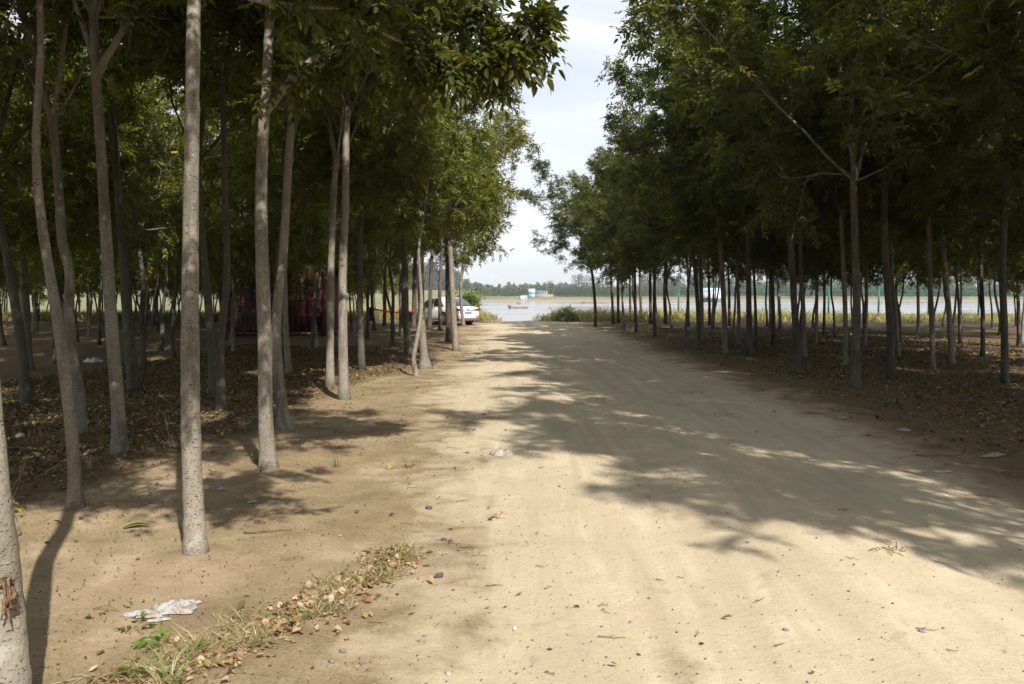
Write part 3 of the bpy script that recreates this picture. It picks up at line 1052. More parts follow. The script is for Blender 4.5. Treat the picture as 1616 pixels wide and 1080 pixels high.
CRUMB = [(.13, .09, .05, 4), (.08, .055, .035, 3), (.24, .17, .09, 2), (.33, .26, .17, 1)]
parts = [litter(5200, reg_soil, 11, CRUMB, (.006, .019)), litter(1300, reg_road, 12, CRUMB, (.005, .014)), litter(46000, reg_left, 1, PAL, (.028, .066)), litter(24000, reg_right, 2, PAL, (.04, .08)), litter(130, reg_track, 3, PAL, (.03, .06)), litter(1300, reg_verge, 4, [(.36, .25, .13, 3), (.42, .32, .2, 4), (.34, .18, .06, .8), (.25, .2, .06, .7), (.18, .11, .06, 2)], (.018, .052))]
off = 0
V, Fq, C = [], [], []
for v, f, c in parts:
    V.append(v)
    Fq.append(f + off)
    C.append(c)
    off += len(v)
o = link('fallen_leaves', np_mesh('fallen_leaves', np.concatenate(V), np.concatenate(Fq), False, np.concatenate(C)), None, M['litter'])
tag(o, 'brown and ochre fallen leaves scattered under the trees', 'leaves', kind='stuff')


def blades(P, h, wd, rs, pal, lean=.35):
    n = len(P)
    a = rs.uniform(0, 6.283, n)
    z = gh(P[:, 0], P[:, 1])
    b0 = np.stack([P[:, 0], P[:, 1], z - .01], -1)
    s = np.stack([np.cos(a), np.sin(a), np.zeros(n)], -1) * wd[:, None] * .5
    ld = np.stack([rs.normal(0, lean, n), rs.normal(0, lean, n), np.ones(n)], -1)
    hh = h[:, None]
    m1 = b0 + ld * hh * .55
    tp = b0 + ld * hh * np.array([[1.25, 1.25, .95]]) + np.stack([ld[:, 0] * h * .4, ld[:, 1] * h * .4, -np.abs(ld[:, 0] + ld[:, 1]) * h * .25], -1)
    v = np.stack([b0 - s, b0 + s, m1 + s * .8, tp, m1 - s * .8], 1).reshape(-1, 3)
    i = (np.arange(n) * 5)[:, None]
    f4 = i + np.array([[0, 1, 2, 4]])
    f3 = i + np.array([[4, 2, 3]])
    k = rs.choice(len(pal), n, p=np.array([p[3] for p in pal]) / sum(p[3] for p in pal))
    col = np.array([p[:3] for p in pal])[k] * rs.uniform(.7, 1.3, (n, 1))
    return v, [f4, f3], np.repeat(col, 5, 0)


GP = [(.26, .28, .09, 3), (.34, .32, .12, 3), (.46, .38, .18, 3), (.18, .22, .07, 1.5)]
rs = np.random.RandomState(8)


def grass_obj(name, P, h, wd, pal, label, lean=.35, cat='grass'):
    v, f, c = blades(P, h, wd, rs, pal, lean)
    o = link(name, np_mesh(name, v, f, False, c), None, M['grass'])
    return tag(o, label, cat, kind='stuff')


n = 36000
x = rs.uniform(1.2, 40, n)
y = 45.2 + rs.rand(n) ** 1.1 * 10.5 + np.maximum(0, 2.0 - .3 * (x - 1))
keep = (rs.rand(n) < .12 + .88 * (np.sin(x * .9) * np.sin(y * 1.3 + x) + .4 * np.sin(x * 2.7 + y) > .05)) & ((x > 3) | (rs.rand(n) < (x - 1) / 2.5))
P = np.stack([x, y], -1)[keep]
hh = (.35 + .55 * rs.rand(len(P))) * np.interp(P[:, 0], [1.2, 3.2, 5, 16, 24], [.5, 1.05, 1.1, .95, .6]) * (.45 + .75 * np.abs(np.sin(P[:, 0] * 1.9 + np.sin(P[:, 1] * 1.3) * 1.5)) * np.abs(np.cos(P[:, 1] * .9 + P[:, 0] * .45)) + .25 * np.abs(np.sin(P[:, 0] * 5.3)))
grass_obj('river_grass', P, hh, rs.uniform(.02, .045, len(P)), GP, 'tall yellow-green grass on the river bank before the green fence')
n = 22000
x = rs.uniform(-32, -.55, n)
y = 47.5 + rs.rand(n) ** 1.2 * 7
keep = ((x < -1.3) | (rs.rand(n) < (-.5 - x) / .8))
P = np.stack([x, y], -1)[keep]
hh = (.25 + .5 * rs.rand(len(P))) * np.interp(P[:, 0], [-12, -5, -2.5, -.5], [1.0, 1.1, 1.35, .5])
grass_obj('bank_grass', P, hh, rs.uniform(.02, .045, len(P)), [(.36, .29, .12, 4), (.24, .22, .08, 3), (.14, .16, .05, 2)], 'dry yellow grass on the river bank behind the white car')
# verge grass near the camera
n = 2700
t = rs.rand(n)
cl_ = rs.randint(0, 24, n)
ct = rs.rand(24) ** 1.1
P = verge_axis(ct[cl_]) + rs.normal(0, 1, (24, 2))[cl_] * np.array([[.11, .07]]) + rs.normal(0, .045, (n, 2))
grass_obj('verge_grass', P, rs.uniform(.025, .095, n), rs.uniform(.003, .0065, n), [(.17, .18, .06, 3), (.30, .25, .13, 4), (.40, .32, .20, 4)], 'short dry grass growing along the edge of the track', .75)
n = 900
P = reg_verge(rs, n)
v_ = [(p[0], p[1]) for p in P]
mb = MB()
for (xx, yy) in v_[:520]:
    a = rs.uniform(0, 6.28)
    L = rs.uniform(.04, .14)
    z0 = float(gh(xx, yy)) + .006
    mb.tube([(xx, yy, z0), (xx + L * .5 * math.cos(a), yy + L * .5 * math.sin(a), z0 + rs.uniform(0, .012)), (xx + L * math.cos(a + rs.normal(0, .3)), yy + L * math.sin(a), z0 + .002)], [.0014, .0012, .0008], 3, False)
tag(mb.build('straw', simple_mat('dry_straw', (.40, .31, .20), .8, .1, var=.3), None), 'dry straw stalks matted along the verge', 'straw', kind='stuff')

# gravel: thousands of grains pressed into soil
n = 5200
y = 2.8 + 14 * rs.rand(n) ** 1.9
x = rs.normal(-.6, 1.5, n)
keep = np.abs(x) < .68 * y
x, y = x[keep], y[keep]
n = len(x)
sz = .0022 + .0065 * rs.rand(n) ** 3
oct_ = np.array([[1, 0, 0], [0, 1, 0], [-1, 0, 0], [0, -1, 0], [0, 0, .7], [0, 0, -.7]])
rot = rs.uniform(0, 6.28, n)
v = oct_[None] * sz[:, None, None] * rs.uniform(.6, 1.3, (n, 6, 1))
vx = v[..., 0] * np.cos(rot)[:, None] - v[..., 1] * np.sin(rot)[:, None]
vy = v[..., 0] * np.sin(rot)[:, None] + v[..., 1] * np.cos(rot)[:, None]
v = np.stack([vx + x[:, None], vy + y[:, None], v[..., 2] + (gh(x, y) + sz * .4 + .004)[:, None]], -1).reshape(-1, 3)
f = (np.arange(n) * 6)[:, None, None] + np.array([[0, 1, 4], [1, 2, 4], [2, 3, 4], [3, 0, 4], [1, 0, 5], [2, 1, 5], [3, 2, 5], [0, 3, 5]])[None]
pal = np.array([[.20, .18, .16], [.36, .29, .21], [.12, .105, .09], [.55, .50, .44], [.27, .19, .12]])[rs.choice(5, n, p=[.25, .3, .25, .05, .15])]
o = link('gravel', np_mesh('gravel', v, f.reshape(-1, 3), False, np.repeat(pal, 6, 0)), None, M['litter'])
tag(o, 'fine gravel strewn over the soil of the track edge', 'gravel', kind='stuff')

# ------------------------------------------------------------------ the white car
car_paint = simple_mat('white_paint', (.74, .74, .73), .28, .5, var=.02, Coat_Weight=.6)
dust_paint = simple_mat('dusty_trim', (.10, .095, .085), .7, .3, var=.2)
rubber = simple_mat('rubber', (.022, .021, .020), .8, .2)
glass = simple_mat('tinted_glass', (.030, .036, .040), .06, .7, var=.02)
red_lens = simple_mat('red_lens', (.30, .012, .018), .15, .6, var=.1)
chrome = simple_mat('chrome', (.6, .6, .6), .15, .5, metal=1.0, var=.02)
alloy = simple_mat('alloy', (.42, .42, .43), .35, .5, metal=.8, var=.05)
CA = R(42)
car = empty('car', (-2.27, 40.9, float(gh(-2, 41.5))), CA)
tag(car, 'white sedan seen from behind, parked by the river under the trees', 'car')
st = [(0, .70, .40, .86), (.05, .82, .32, .93), (.22, .88, .25, .985), (.55, .90, .22, .985), (1.0, .90, .20, .955), (1.8, .90, .19, .935), (2.8, .90, .19, .925), (3.3, .895, .2, .90),
      (3.9, .875, .21, .80), (4.3, .82, .24, .69), (4.5, .70, .30, .60), (4.56, .55, .36, .52)]
mb = MB()
rings = []
for (y, w_, zb, zt) in st:
    half = [(w_ * .80, zb), (w_ * .96, zb + .07), (w_, zb + .22), (w_ * 1.0, zb + (zt - zb) * .62), (w_ * .965, zt - .09), (w_ * .86, zt - .012), (w_ * .45, zt + .012)]
    rings.append([(x, y, z) for x, z in half] + [(-x, y, z) for x, z in half[::-1]])
v = [p for r_ in rings for p in r_]
k = len(rings[0])
f = []
for i in range(len(rings) - 1):
    for j in range(k):
        f.append((i * k + j, i * k + (j + 1) % k, (i + 1) * k + (j + 1) % k, (i + 1) * k + j))
v.append((0, -.03, .64)); v.append((0, 4.60, .45))
for j in range(k):
    f.append(((j + 1) % k, j, len(v) - 2))
    f.append(((len(rings) - 1) * k + j, (len(rings) - 1) * k + (j + 1) % k, len(v) - 1))
mb.add(v, f)
body = mb.build('body', car_paint, car, True)
sm = body.modifiers.new('smooth', 'SUBSURF')
sm.levels = sm.render_levels = 2
LV = [(.90, .34, 3.40, .80), (1.10, .66, 3.00, .745), (1.28, .95, 2.66, .685), (1.39, 1.22, 2.42, .63), (1.445, 1.42, 2.22, .56), (1.465, 1.60, 2.05, .42)]


def lv(z):
    zz = [l[0] for l in LV]
    return [float(np.interp(z, zz, [l[i] for l in LV])) for i in (1, 2, 3)]


mb = MB()
n_ = 28
for z in [l[0] for l in LV]:
    ya, yb, w_ = lv(z)
    for q in range(n_):
        a = 2 * math.pi * q / n_
        ca, sa = math.cos(a), math.sin(a)
        ex = .32
        mb.v.append((w_ * math.copysign(abs(ca) ** ex, ca), (ya + yb) / 2 + (yb - ya) / 2 * math.copysign(abs(sa) ** ex, sa), z))
for i in range(len(LV) - 1):
    for q in range(n_): mb.f4.append([i * n_ + q, i * n_ + (q + 1) % n_, (i + 1) * n_ + (q + 1) % n_, (i + 1) * n_ + q])
mb.v.append((0, 1.82, 1.475))
for q in range(n_): mb.f3.append([(len(LV) - 1) * n_ + q, (len(LV) - 1) * n_ + (q + 1) % n_, len(mb.v) - 1])
mb.build('roof', car_paint, car, True)
zs = np.linspace(.985, 1.375, 6)


def strip(a_of, b_of, name, thick=.012):
    m_ = MB()
    for z in zs:
        for p in (a_of(z), b_of(z)): m_.v.append(p)
    for i in range(len(zs) - 1): m_.f4.append([i * 2, i * 2 + 1, i * 2 + 3, i * 2 + 2])
    o_ = m_.build(name, glass, car)
    so_ = o_.modifiers.new('thick', 'SOLIDIFY')
    so_.thickness = thick
    so_.offset = 0
    return o_


def tz(z): return (z - zs[0]) / (zs[-1] - zs[0])


strip(lambda z: (-lv(z)[2] * .86, lv(z)[0] - .012, z + .006), lambda z: (lv(z)[2] * .86, lv(z)[0] - .012, z + .006), 'rear_window', .02)
strip(lambda z: (lv(z)[2] * .86, lv(z)[1] + .012, z + .006), lambda z: (-lv(z)[2] * .86, lv(z)[1] + .012, z + .006), 'windscreen', .02)
for sx in (-1, 1):
    strip(lambda z: (sx * (lv(z)[2] + .008), .98 + .42 * tz(z) ** .8, z), lambda z: (sx * (lv(z)[2] + .008), 1.88, z), 'side_window', .02)
    strip(lambda z: (sx * (lv(z)[2] + .008), 1.96, z), lambda z: (sx * (lv(z)[2] + .008), 2.98 - .68 * tz(z), z), 'side_window', .02)
    for wy in (.92, 3.62):
        wh = MB()
        a = np.linspace(0, 2 * math.pi, 25)[:-1]
        prof = [(.185, .62), (.315, .66), (.33, .70), (.33, .86), (.315, .905), (.205, .912)]
        for r_, x_ in prof:
            for q in a: wh.v.append((sx * x_, wy + r_ * math.cos(q), .33 + r_ * math.sin(q)))
        for i in range(len(prof) - 1):
            for q in range(24): wh.f4.append([i * 24 + q, i * 24 + (q + 1) % 24, (i + 1) * 24 + (q + 1) % 24, (i + 1) * 24 + q])
        tyre = wh.build('wheel', rubber, car, True)
        rm = MB()
        for q in range(10):
            t0a, t1a = 2 * math.pi * (q - .22) / 10, 2 * math.pi * (q + .22) / 10
            rm.add([(sx * .916, wy + .05 * math.cos(t0a), .33 + .05 * math.sin(t0a)), (sx * .916, wy + .05 * math.cos(t1a), .33 + .05 * math.sin(t1a)),
                    (sx * .908, wy + .2 * math.cos(t1a), .33 + .2 * math.sin(t1a)), (sx * .908, wy + .2 * math.cos(t0a), .33 + .2 * math.sin(t0a))], [(0, 1, 2, 3)])
        hub = [(sx * .918, wy + .06 * math.cos(q), .33 + .06 * math.sin(q)) for q in a[::2]] + [(sx * .93, wy, .33)]
        rm.add(hub, [(i, (i + 1) % 12, 12) for i in range(12)])
        rm.build('rim', alloy, tyre)
        ar = MB()
        aa = np.linspace(-.15, math.pi + .15, 19)
        for q in aa:
            for r_ in (.325, .40): ar.v.append((sx * (.9025 if r_ > .35 else .899), wy + r_ * math.cos(q), .33 + r_ * math.sin(q)))
        for i in range(18): ar.f4.append([i * 2, i * 2 + 1, i * 2 + 3, i * 2 + 2])
        o_ = ar.build('wheel_arch', rubber, car)
        s_ = o_.modifiers.new('thick', 'SOLIDIFY'); s_.thickness = .02; s_.offset = 0
    for (ya_, yb_) in ((.98, 1.92), (1.94, 2.98)):
        d_ = MB()
        d_.box(sx * .893 - .012, sx * .893 + .012, ya_, ya_ + .008, .34, .9)
        d_.box(sx * .900 - .012, sx * .900 + .012, ya_ + .06, ya_ + .22, .80, .825)
        d_.build('door_handle', dust_paint, car)
    mi = MB()
    mi.box(sx * .96 - .09, sx * .96 + .09, 2.66, 2.80, .94, 1.07, .02)
    mi.box(sx * .85 - .06, sx * .85 + .06, 2.70, 2.76, .93, .97)
    mi.build('mirror', rubber, car, False, .015)
    sk = MB()
    sk.box(sx * .885 - .02, sx * .885 + .02, 1.3, 3.2, .20, .27)
    sk.build('sill', dust_paint, car)
    tl = MB()
    xs = sx * np.array([.40, .58, .74, .84, .885, .905])
    ys = np.array([-.028, -.022, .0, .05, .14, .30])
    zb_ = np.array([.80, .775, .765, .77, .785, .83])
    zt_ = np.array([.845, .865, .885, .90, .90, .87])
    for i in range(6):
        for z in (zb_[i], zt_[i]): tl.v.append((xs[i], ys[i], z))
    for i in range(5): tl.f4.append([i * 2, i * 2 + 1, i * 2 + 3, i * 2 + 2])
    o_ = tl.build('tail_light', red_lens, car)
    s_ = o_.modifiers.new('thick', 'SOLIDIFY'); s_.thickness = .05; s_.offset = 0
    rf = MB()
    rf.box(sx * .62 - .10, sx * .62 + .10, -.035, .05, .475, .495)
    rf.build('reflector', red_lens if sx > 2 else dust_paint, car)
lb = MB()
lb.box(-.72, .72, -.01, .25, .24, .385, .0)
lb.build('bumper_valance', dust_paint, car, False, .03)
st_ = MB(); st_.box(-.42, .42, -.045, .02, .782, .796)
st_.build('trunk_strip', chrome, car)
pl = MB(); pl.box(-.22, .22, -.052, -.02, .635, .775)
plate = pl.build('number_plate', simple_mat('plate_blue', (.13, .22, .62), .4), car)
ch = MB()
for i, xx in enumerate((-.17, -.11, -.03, .03, .09, .15)): ch.box(xx - .017, xx + .017, -.056, -.05, .67, .74)
ch.build('plate_characters', simple_mat('plate_white', (.75, .77, .8), .5), plate)
em = MB()
aq = np.linspace(0, 2 * math.pi, 21)
em.tube([(.062 * math.cos(q), -.040, .865 + .062 * math.sin(q)) for q in aq], .009, 6, False)
for pts in ([(-.045, -.04, .90), (-.02, -.04, .82), (0, -.04, .865), (.02, -.04, .82), (.045, -.04, .90)],): em.tube(pts, .007, 5)
em.build('emblem', dust_paint, car)
tx = MB()
for i in range(5): tx.box(-.66 + i * .035, -.64 + i * .035, -.030, -.01, .655, .685)
tx.build('badge', chrome, car)

# ------------------------------------------------------------------ red container
def rust_mat(name, c):
    m, nt, out = new_mat(name)
    b = NB(nt)
    tc = b.n('ShaderNodeTexCoord').outputs['Object']
    a = b.noise(b.scale(tc, (1, 1, .35)), 2.5, 6, .65)
    col = b.mix(b.mapr(a, .35, .65), c, tuple(q * .6 for q in c))
    col = b.mix(b.mapr(b.noise(tc, 7, 6, .7), .58, .7), col, (.11, .045, .02))
    b.pbr(out, col, .55, None, .4)
    return m


redm = rust_mat('red_sheet_metal', (.042, .004, .006))
redd = rust_mat('dark_red_frame', (.06, .010, .010))
ct = empty('container', (CONT_C[0], CONT_C[1], float(gh(*CONT_C))), R(-6))
tag(ct, 'dark red corrugated metal container standing among the shaded trees', 'container')
W_, Dp, H_ = 2.08, 1.2, 2.62


def corrugated(x0, x1, y, z0, z1, axis_='x', pitch=.14, dep=.03):
    m_ = MB()
    n_ = int((x1 - x0) / pitch)
    prof = []
    for i in range(n_):
        a = x0 + (x1 - x0) * i / n_
        p_ = (x1 - x0) / n_
        prof += [(a, 0), (a + p_ * .35, 0), (a + p_ * .5, dep), (a + p_ * .85, dep)]
    prof.append((x1, 0))
    for (a, d_) in prof:
        for z in (z0, z1): m_.v.append((a, y + d_, z) if axis_ == 'x' else (y + d_, a, z))
    for i in range(len(prof) - 1): m_.f4.append([i * 2, i * 2 + 2, i * 2 + 3, i * 2 + 1])
    return m_


corrugated(-W_ + .08, .62, -Dp + .03, .2, H_ - .1).build('wall', redm, ct)
corrugated(-W_ + .08, W_ - .08, Dp - .06, .2, H_ - .1).build('wall', redm, ct)
corrugated(-Dp + .08, Dp - .08, -W_ + .03, .2, H_ - .1, 'y').build('wall', redm, ct)
corrugated(-Dp + .08, Dp - .08, W_ - .06, .2, H_ - .1, 'y').build('wall', redm, ct)
for xx in (-W_, W_ - .12):
    for yy in (-Dp, Dp - .12):
        q = MB(); q.box(xx, xx + .12, yy, yy + .12, 0, H_); q.build('corner_post', redd, ct, False, .008)
for z in (.02, H_ - .12):
    q = MB()
    for yy in (-Dp + .003, Dp - .115): q.box(-W_ + .121, W_ - .121, yy, yy + .11, z + .003, z + .117)
    for xx in (-W_ + .003, W_ - .115): q.box(xx, xx + .11, -Dp + .121, Dp - .121, z + .003, z + .117)
    q.build('rail', redd, ct)
q = MB(); q.box(-W_ + .05, W_ - .05, -Dp + .05, Dp - .05, H_ - .03, H_ + .01); q.build('roof', redd, ct)
for i, xx in enumerate((.66, 1.31)):
    q = MB(); q.box(xx, xx + .62, -Dp + .02, -Dp + .07, .16, H_ - .14)
    for zz in (.75, 1.35, 1.95): q.box(xx + .05, xx + .57, -Dp + .004, -Dp + .019, zz, zz + .05)
    d_ = q.build('door', redm, ct)
    q = MB()
    for k_ in (.16, .46): q.tube([(xx + k_, -Dp - .02, .2), (xx + k_, -Dp - .02, H_ - .2)], .018, 6)
    q.build('lock_bar', redd, d_)

# ------------------------------------------------------------------ red tape and white sheet by the car
redt = simple_mat('red_tape', (.50, .03, .03), .5, .3)
pa, pb = PY(589, 487.5, 35.5), PY(655, 491.5, 36.9)
mb = MB()
nn_ = 14
for i in range(nn_ + 1):
    t_ = i / nn_
    p = pa + (pb - pa) * t_ - np.array([0, 0, .10 * math.sin(math.pi * t_)])
    tw = .6 * math.sin(t_ * 5)
    for s_ in (-1, 1): mb.v.append(tuple(p + np.array([0, s_ * .03 * math.sin(tw), s_ * .036 * math.cos(tw)])))
for i in range(nn_): mb.f4.append([i * 2, i * 2 + 1, i * 2 + 3, i * 2 + 2])
o = mb.build('barrier_tape', redt)
tag(o, 'red tape strung between two trees beside the white car', 'tape')
s_ = o.modifiers.new('thick', 'SOLIDIFY'); s_.thickness = .004
whitec = simple_mat('white_plastic_cloth', (.62, .62, .64), .55, .3, var=.06, scale=20)
A_, B_2, C_ = PY(590, 491, 35.4), PY(604, 508.0, 35.3), PY(591.5, 508, 35.1)
mb = MB()
rs = np.random.RandomState(4)
n_ = 10
vid = {}
for i in range(n_ + 1):
    for j in range(n_ + 1 - i):
        a_, b_ = i / n_, j / n_
        p = A_ * (1 - a_ - b_) + B_2 * a_ + C_ * b_
        p = p + np.array([0, .05 * math.sin(9 * a_ - 5 * b_) + rs.normal(0, .012), -.13 * math.sin(math.pi * a_) * (1 - b_)])
        p[2] = max(p[2], float(gh(p[0], p[1])) + .015)
        vid[i, j] = len(mb.v)
        mb.v.append(tuple(p))
for i in range(n_):
    for j in range(n_ - i):
        mb.f3.append([vid[i, j], vid[i + 1, j], vid[i, j + 1]])
        if j < n_ - i - 1: mb.f3.append([vid[i + 1, j], vid[i + 1, j + 1], vid[i, j + 1]])
o = mb.build('plastic_sheet', whitec, None, True)
tag(o, 'white plastic sheet hung from a tree and trailing on the ground by the red tape', 'sheet')
s_ = o.modifiers.new('thick', 'SOLIDIFY'); s_.thickness = .006
mb = MB()
q = [PY(585.5, y_, 35.5) for y_ in (484, 488, 494, 500, 506)]
mb.tube(spline(q, 12), np.array([.03, .05, .08, .09, .10, .09, .11, .10, .09, .10, .11, .06]), 9)
tag(mb.build('bundle', rubber, None, True), 'dark bundle hanging down a trunk at the end of the red tape', 'bundle')

# ------------------------------------------------------------------ green fence and board
green = simple_mat('green_coated_steel', (.010, .115, .072), .45, .4, var=.1)
FY = 51.0
fx = list(np.arange(10.65, 47, 3.2))
fn = empty('fence', (fx[0], FY, float(gh(fx[0], FY))))
tag(fn, 'green wire mesh fence with capped posts along the river bank beyond the trees', 'fence')
for i, xx in enumerate(fx):
    zb_ = float(gh(xx, FY)) - float(gh(fx[0], FY))
    q = MB()
    lx = xx - fx[0]
    q.box(lx - .045, lx + .045, -.045, .045, zb_ - .1, 2.22)
    q.box(lx - .06, lx + .06, -.06, .06, 2.22, 2.27, .02)
    if i in (5, 8): q.box(lx + .16, lx + .24, -.04, .04, zb_ - .1, 2.15)
    p = q.build('post', green, fn)
    if i + 1 < len(fx):
        q = MB()
        for z in (1.98, .30, 1.72): q.tube([(lx + .05, 0, z), (lx + 3.15, 0, z)], .020, 6)
        q.tube([(lx + .05, 0, 2.14), (lx + 3.15, 0, 2.14)], .012, 6)
        for k_ in range(1, 40): q.tube([(lx + .05 + k_ * .0775, 0, .3), (lx + .05 + k_ * .0775, 0, 1.98)], .0018, 3, False)
        for k_ in range(1, 11): q.tube([(lx + .05, 0, .3 + k_ * .153), (lx + 3.15, 0, .3 + k_ * .153)], .0018, 3, False)
        q.build('mesh_panel', green, fn)


def board_mat():
    m, nt, out = new_mat('board_print')
    b = NB(nt)
    tc = b.n('ShaderNodeTexCoord').outputs['Generated']
    sp = b.n('ShaderNodeSeparateXYZ')
    b.l(tc, sp.inputs[0])
    cl_ = b.noise(b.scale(tc, (2.2, 1, 1.6)), 2.0, 4, .5)
    skyf = b.math('MULTIPLY', b.mapr(sp.outputs[2], .45, .95), b.mapr(cl_, .40, .58))
    col = b.mix(skyf, (.72, .76, .82), (.13, .42, .80))
    hill = b.math('SUBTRACT', sp.outputs[2], b.mapr(b.noise(b.scale(tc, (4, 1, .3)), 1.6, 4, .5), .3, .7, .14, .36))
    col = b.mix(b.mapr(hill, 0, .02, 1, 0), col, (.07, .22, .17))
    col = b.mix(b.mapr(sp.outputs[2], .12, .2, 1, 0), col, (.50, .55, .60))
    b.pbr(out, col, .4, None, .4)
    return m


bd = empty('picture_board', (12.83, 50.88, float(gh(12.83, 50.9))))
tag(bd, 'blue and white picture board with red writing, fixed to the green fence', 'board')
q = MB(); q.box(-.68, .68, -.012, .012, 1.12, 2.02); q.build('panel', board_mat(), bd)
q = MB()
for z in (1.10, 2.02): q.box(-.70, .70, -.02, .02, z, z + .02)
for xx in (-.70, .68): q.box(xx, xx + .02, -.02, .02, 1.121, 2.019)
q.build('board_frame', simple_mat('blue_frame', (.04, .18, .42), .5), bd)
q = MB()
rs = np.random.RandomState(2)
for row, (z, xs_, sz_) in enumerate(((1.80, (-.56, -.42, -.28, -.12, .02), .10), (1.60, (-.3, -.16, -.02, .12, .26, .40), .075))):
    for xx in xs_:
        for k_ in range(3): q.box(xx - sz_ / 2, xx + sz_ / 2, -.0165, -.0125, z - sz_ / 2 + k_ * sz_ * .38, z - sz_ / 2 + k_ * sz_ * .38 + sz_ * .16)
        q.box(xx - sz_ * .08, xx + sz_ * .08, -.0195, -.017, z - sz_ * .55, z + sz_ * .5)
q.build('red_writing', simple_mat('red_print', (.62, .10, .10), .5), bd)

# ------------------------------------------------------------------ the far bank
def far_mass(name, trees, n_per, size, seed, pal, label, cat='trees', kind='stuff', low=.12):
    rs = np.random.RandomState(seed)
    V, C = [], []
    for (x, y, h, r_) in trees:
        z0 = float(gh(x, y))
        npt = int(n_per * (h / 8))
        k = rs.randint(len(pal))
        u_ = rs.rand(npt)
        zz = low + (1 - low) * u_
        rr = r_ * np.sqrt(np.clip(1 - (np.abs(zz - .45) / .62) ** 2.2, .02, 1)) * np.sqrt(rs.rand(npt))
        lob = 1 + .28 * np.sin(5 * zz + 7 * rs.rand())
        an = rs.uniform(0, 6.283, npt)
        c = np.stack([x + rr * lob * np.cos(an), y + rr * lob * np.sin(an), z0 + zz * h * (1 + rs.normal(0, .03, npt))], -1)
        d = unit(rs.normal(0, 1, (npt, 3)))
        e = unit(np.cross(d, rs.normal(0, 1, (npt, 3))))
        s = size * rs.uniform(.5, 1.3, (npt, 1))
        V.append(np.stack([c - d * s, c + e * s * .5, c + d * s, c - e * s * .5], 1).reshape(-1, 3))
        C.append(np.repeat(np.array(pal[k]) * rs.uniform(.7, 1.35, (npt, 1)), 4, 0))
    V = np.concatenate(V)
    n = len(V) // 4
    o = link(name, np_mesh(name, V, np.arange(n * 4).reshape(-1, 4), False, np.concatenate(C)), None, M['far_leaf'])
    return tag(o, label, cat, kind=kind)


rs = np.random.RandomState(77)
X = lambda px, y: (px - 808) * y / F
PALG = [(.055, .085, .030), (.075, .105, .035), (.045, .07, .032), (.085, .10, .04)]
PALO = [(.035, .065, .025), (.045, .08, .028), (.03, .055, .025)]
PALP = [(.085, .10, .075), (.07, .085, .062), (.10, .115, .08)]
tl_ = []
for px in np.arange(730, 842, 2.0): tl_.append((X(px + rs.normal(0, 1), 440) , 440 + rs.uniform(-6, 14), rs.uniform(4.2, 7.2), rs.uniform(1.8, 3.0)))
for px in np.arange(842, 1010, 3.0): tl_.append((X(px, 452), 452 + rs.uniform(-4, 12), rs.uniform(4.5, 8), rs.uniform(2, 3)))
for px in np.arange(1010, 1640, 3.4): tl_.append((X(px, 470), 470 + rs.uniform(-6, 18), rs.uniform(7, 12), rs.uniform(2, 3.4)))
far_mass('far_thicket', tl_, 420, .42, 1, PALG, 'green thicket of mixed trees along the far river bank')
tl_ = []
for row in range(4):
    for px in np.arange(878, 1640, 3.2): tl_.append((X(px, 436 + row * 5), 436 + row * 5 + rs.normal(0, .5), rs.uniform(4.4, 5.6), rs.uniform(1.6, 2.3)))
far_mass('far_orchard', tl_, 260, .36, 2, PALO, 'low dark green orchard rows on the far river bank')
tl_ = []
for row in range(3):
    for px in np.arange(40, 724, 3.4): tl_.append((X(px, 455 + row * 7), 455 + row * 7 + rs.normal(0, 1), rs.uniform(13, 17.5) * (1 if px < 690 else .75), rs.uniform(1.4, 2.0)))
far_mass('far_poplars', tl_, 210, .5, 3, PALP, 'grey-green wall of tall poplars beyond the river, seen between trunks', low=.05)
# single trees standing above the thicket
fbark = simple_mat('far_bark', (.20, .18, .15), .9, .1)
for px, top_, r_, k_ in [(803, 446, 1.7, 0), (811, 448, 1.5, 3), (821, 449, 1.3, 3), (829, 447.5, 1.4, 3), (851, 448.5, 1.8, 0), (859, 449, 1.6, 1), (868, 444, 3.4, 3), (884, 446, 2.2, 0), (893, 446, 2.0, 1),
                         (908, 434, 3.0, 2), (915, 433, 2.6, 2), (925, 435, 3.0, 2), (936, 436, 3.0, 2), (947, 437, 3.0, 2), (1126, 437, 2.6, 3), (1135, 440, 2.2, 3), (1563, 432, 3.2, 3), (1410, 438, 3.0, 1)]:
    y_ = 462.0
    x_ = X(px, y_)
    zb_ = float(gh(x_, y_))
    h_ = CAMH + (464 - top_) / F * y_ - zb_
    rt = empty('far_tree', (x_, y_, zb_))
    tag(rt, 'distant tree rising above the thicket on the far bank', 'tree', 'single trees on the far bank')
    q = MB(); q.tube([(0, 0, -.2), (.1, 0, h_ * .4), (0, .1, h_ * .8)], [.16, .12, .05], 6); q.build('trunk', fbark, rt)
    cro = far_mass('crown', [(0, 0, h_, r_)], 300, .38, int(px), [PALG[k_] if k_ != 2 else (.06, .075, .05)], None, None, None, low=.34)
    cro.parent = rt
    # far_mass works in world heights: bring the crown to its root
    cro.location = (0, 0, -float(gh(0, 0)))
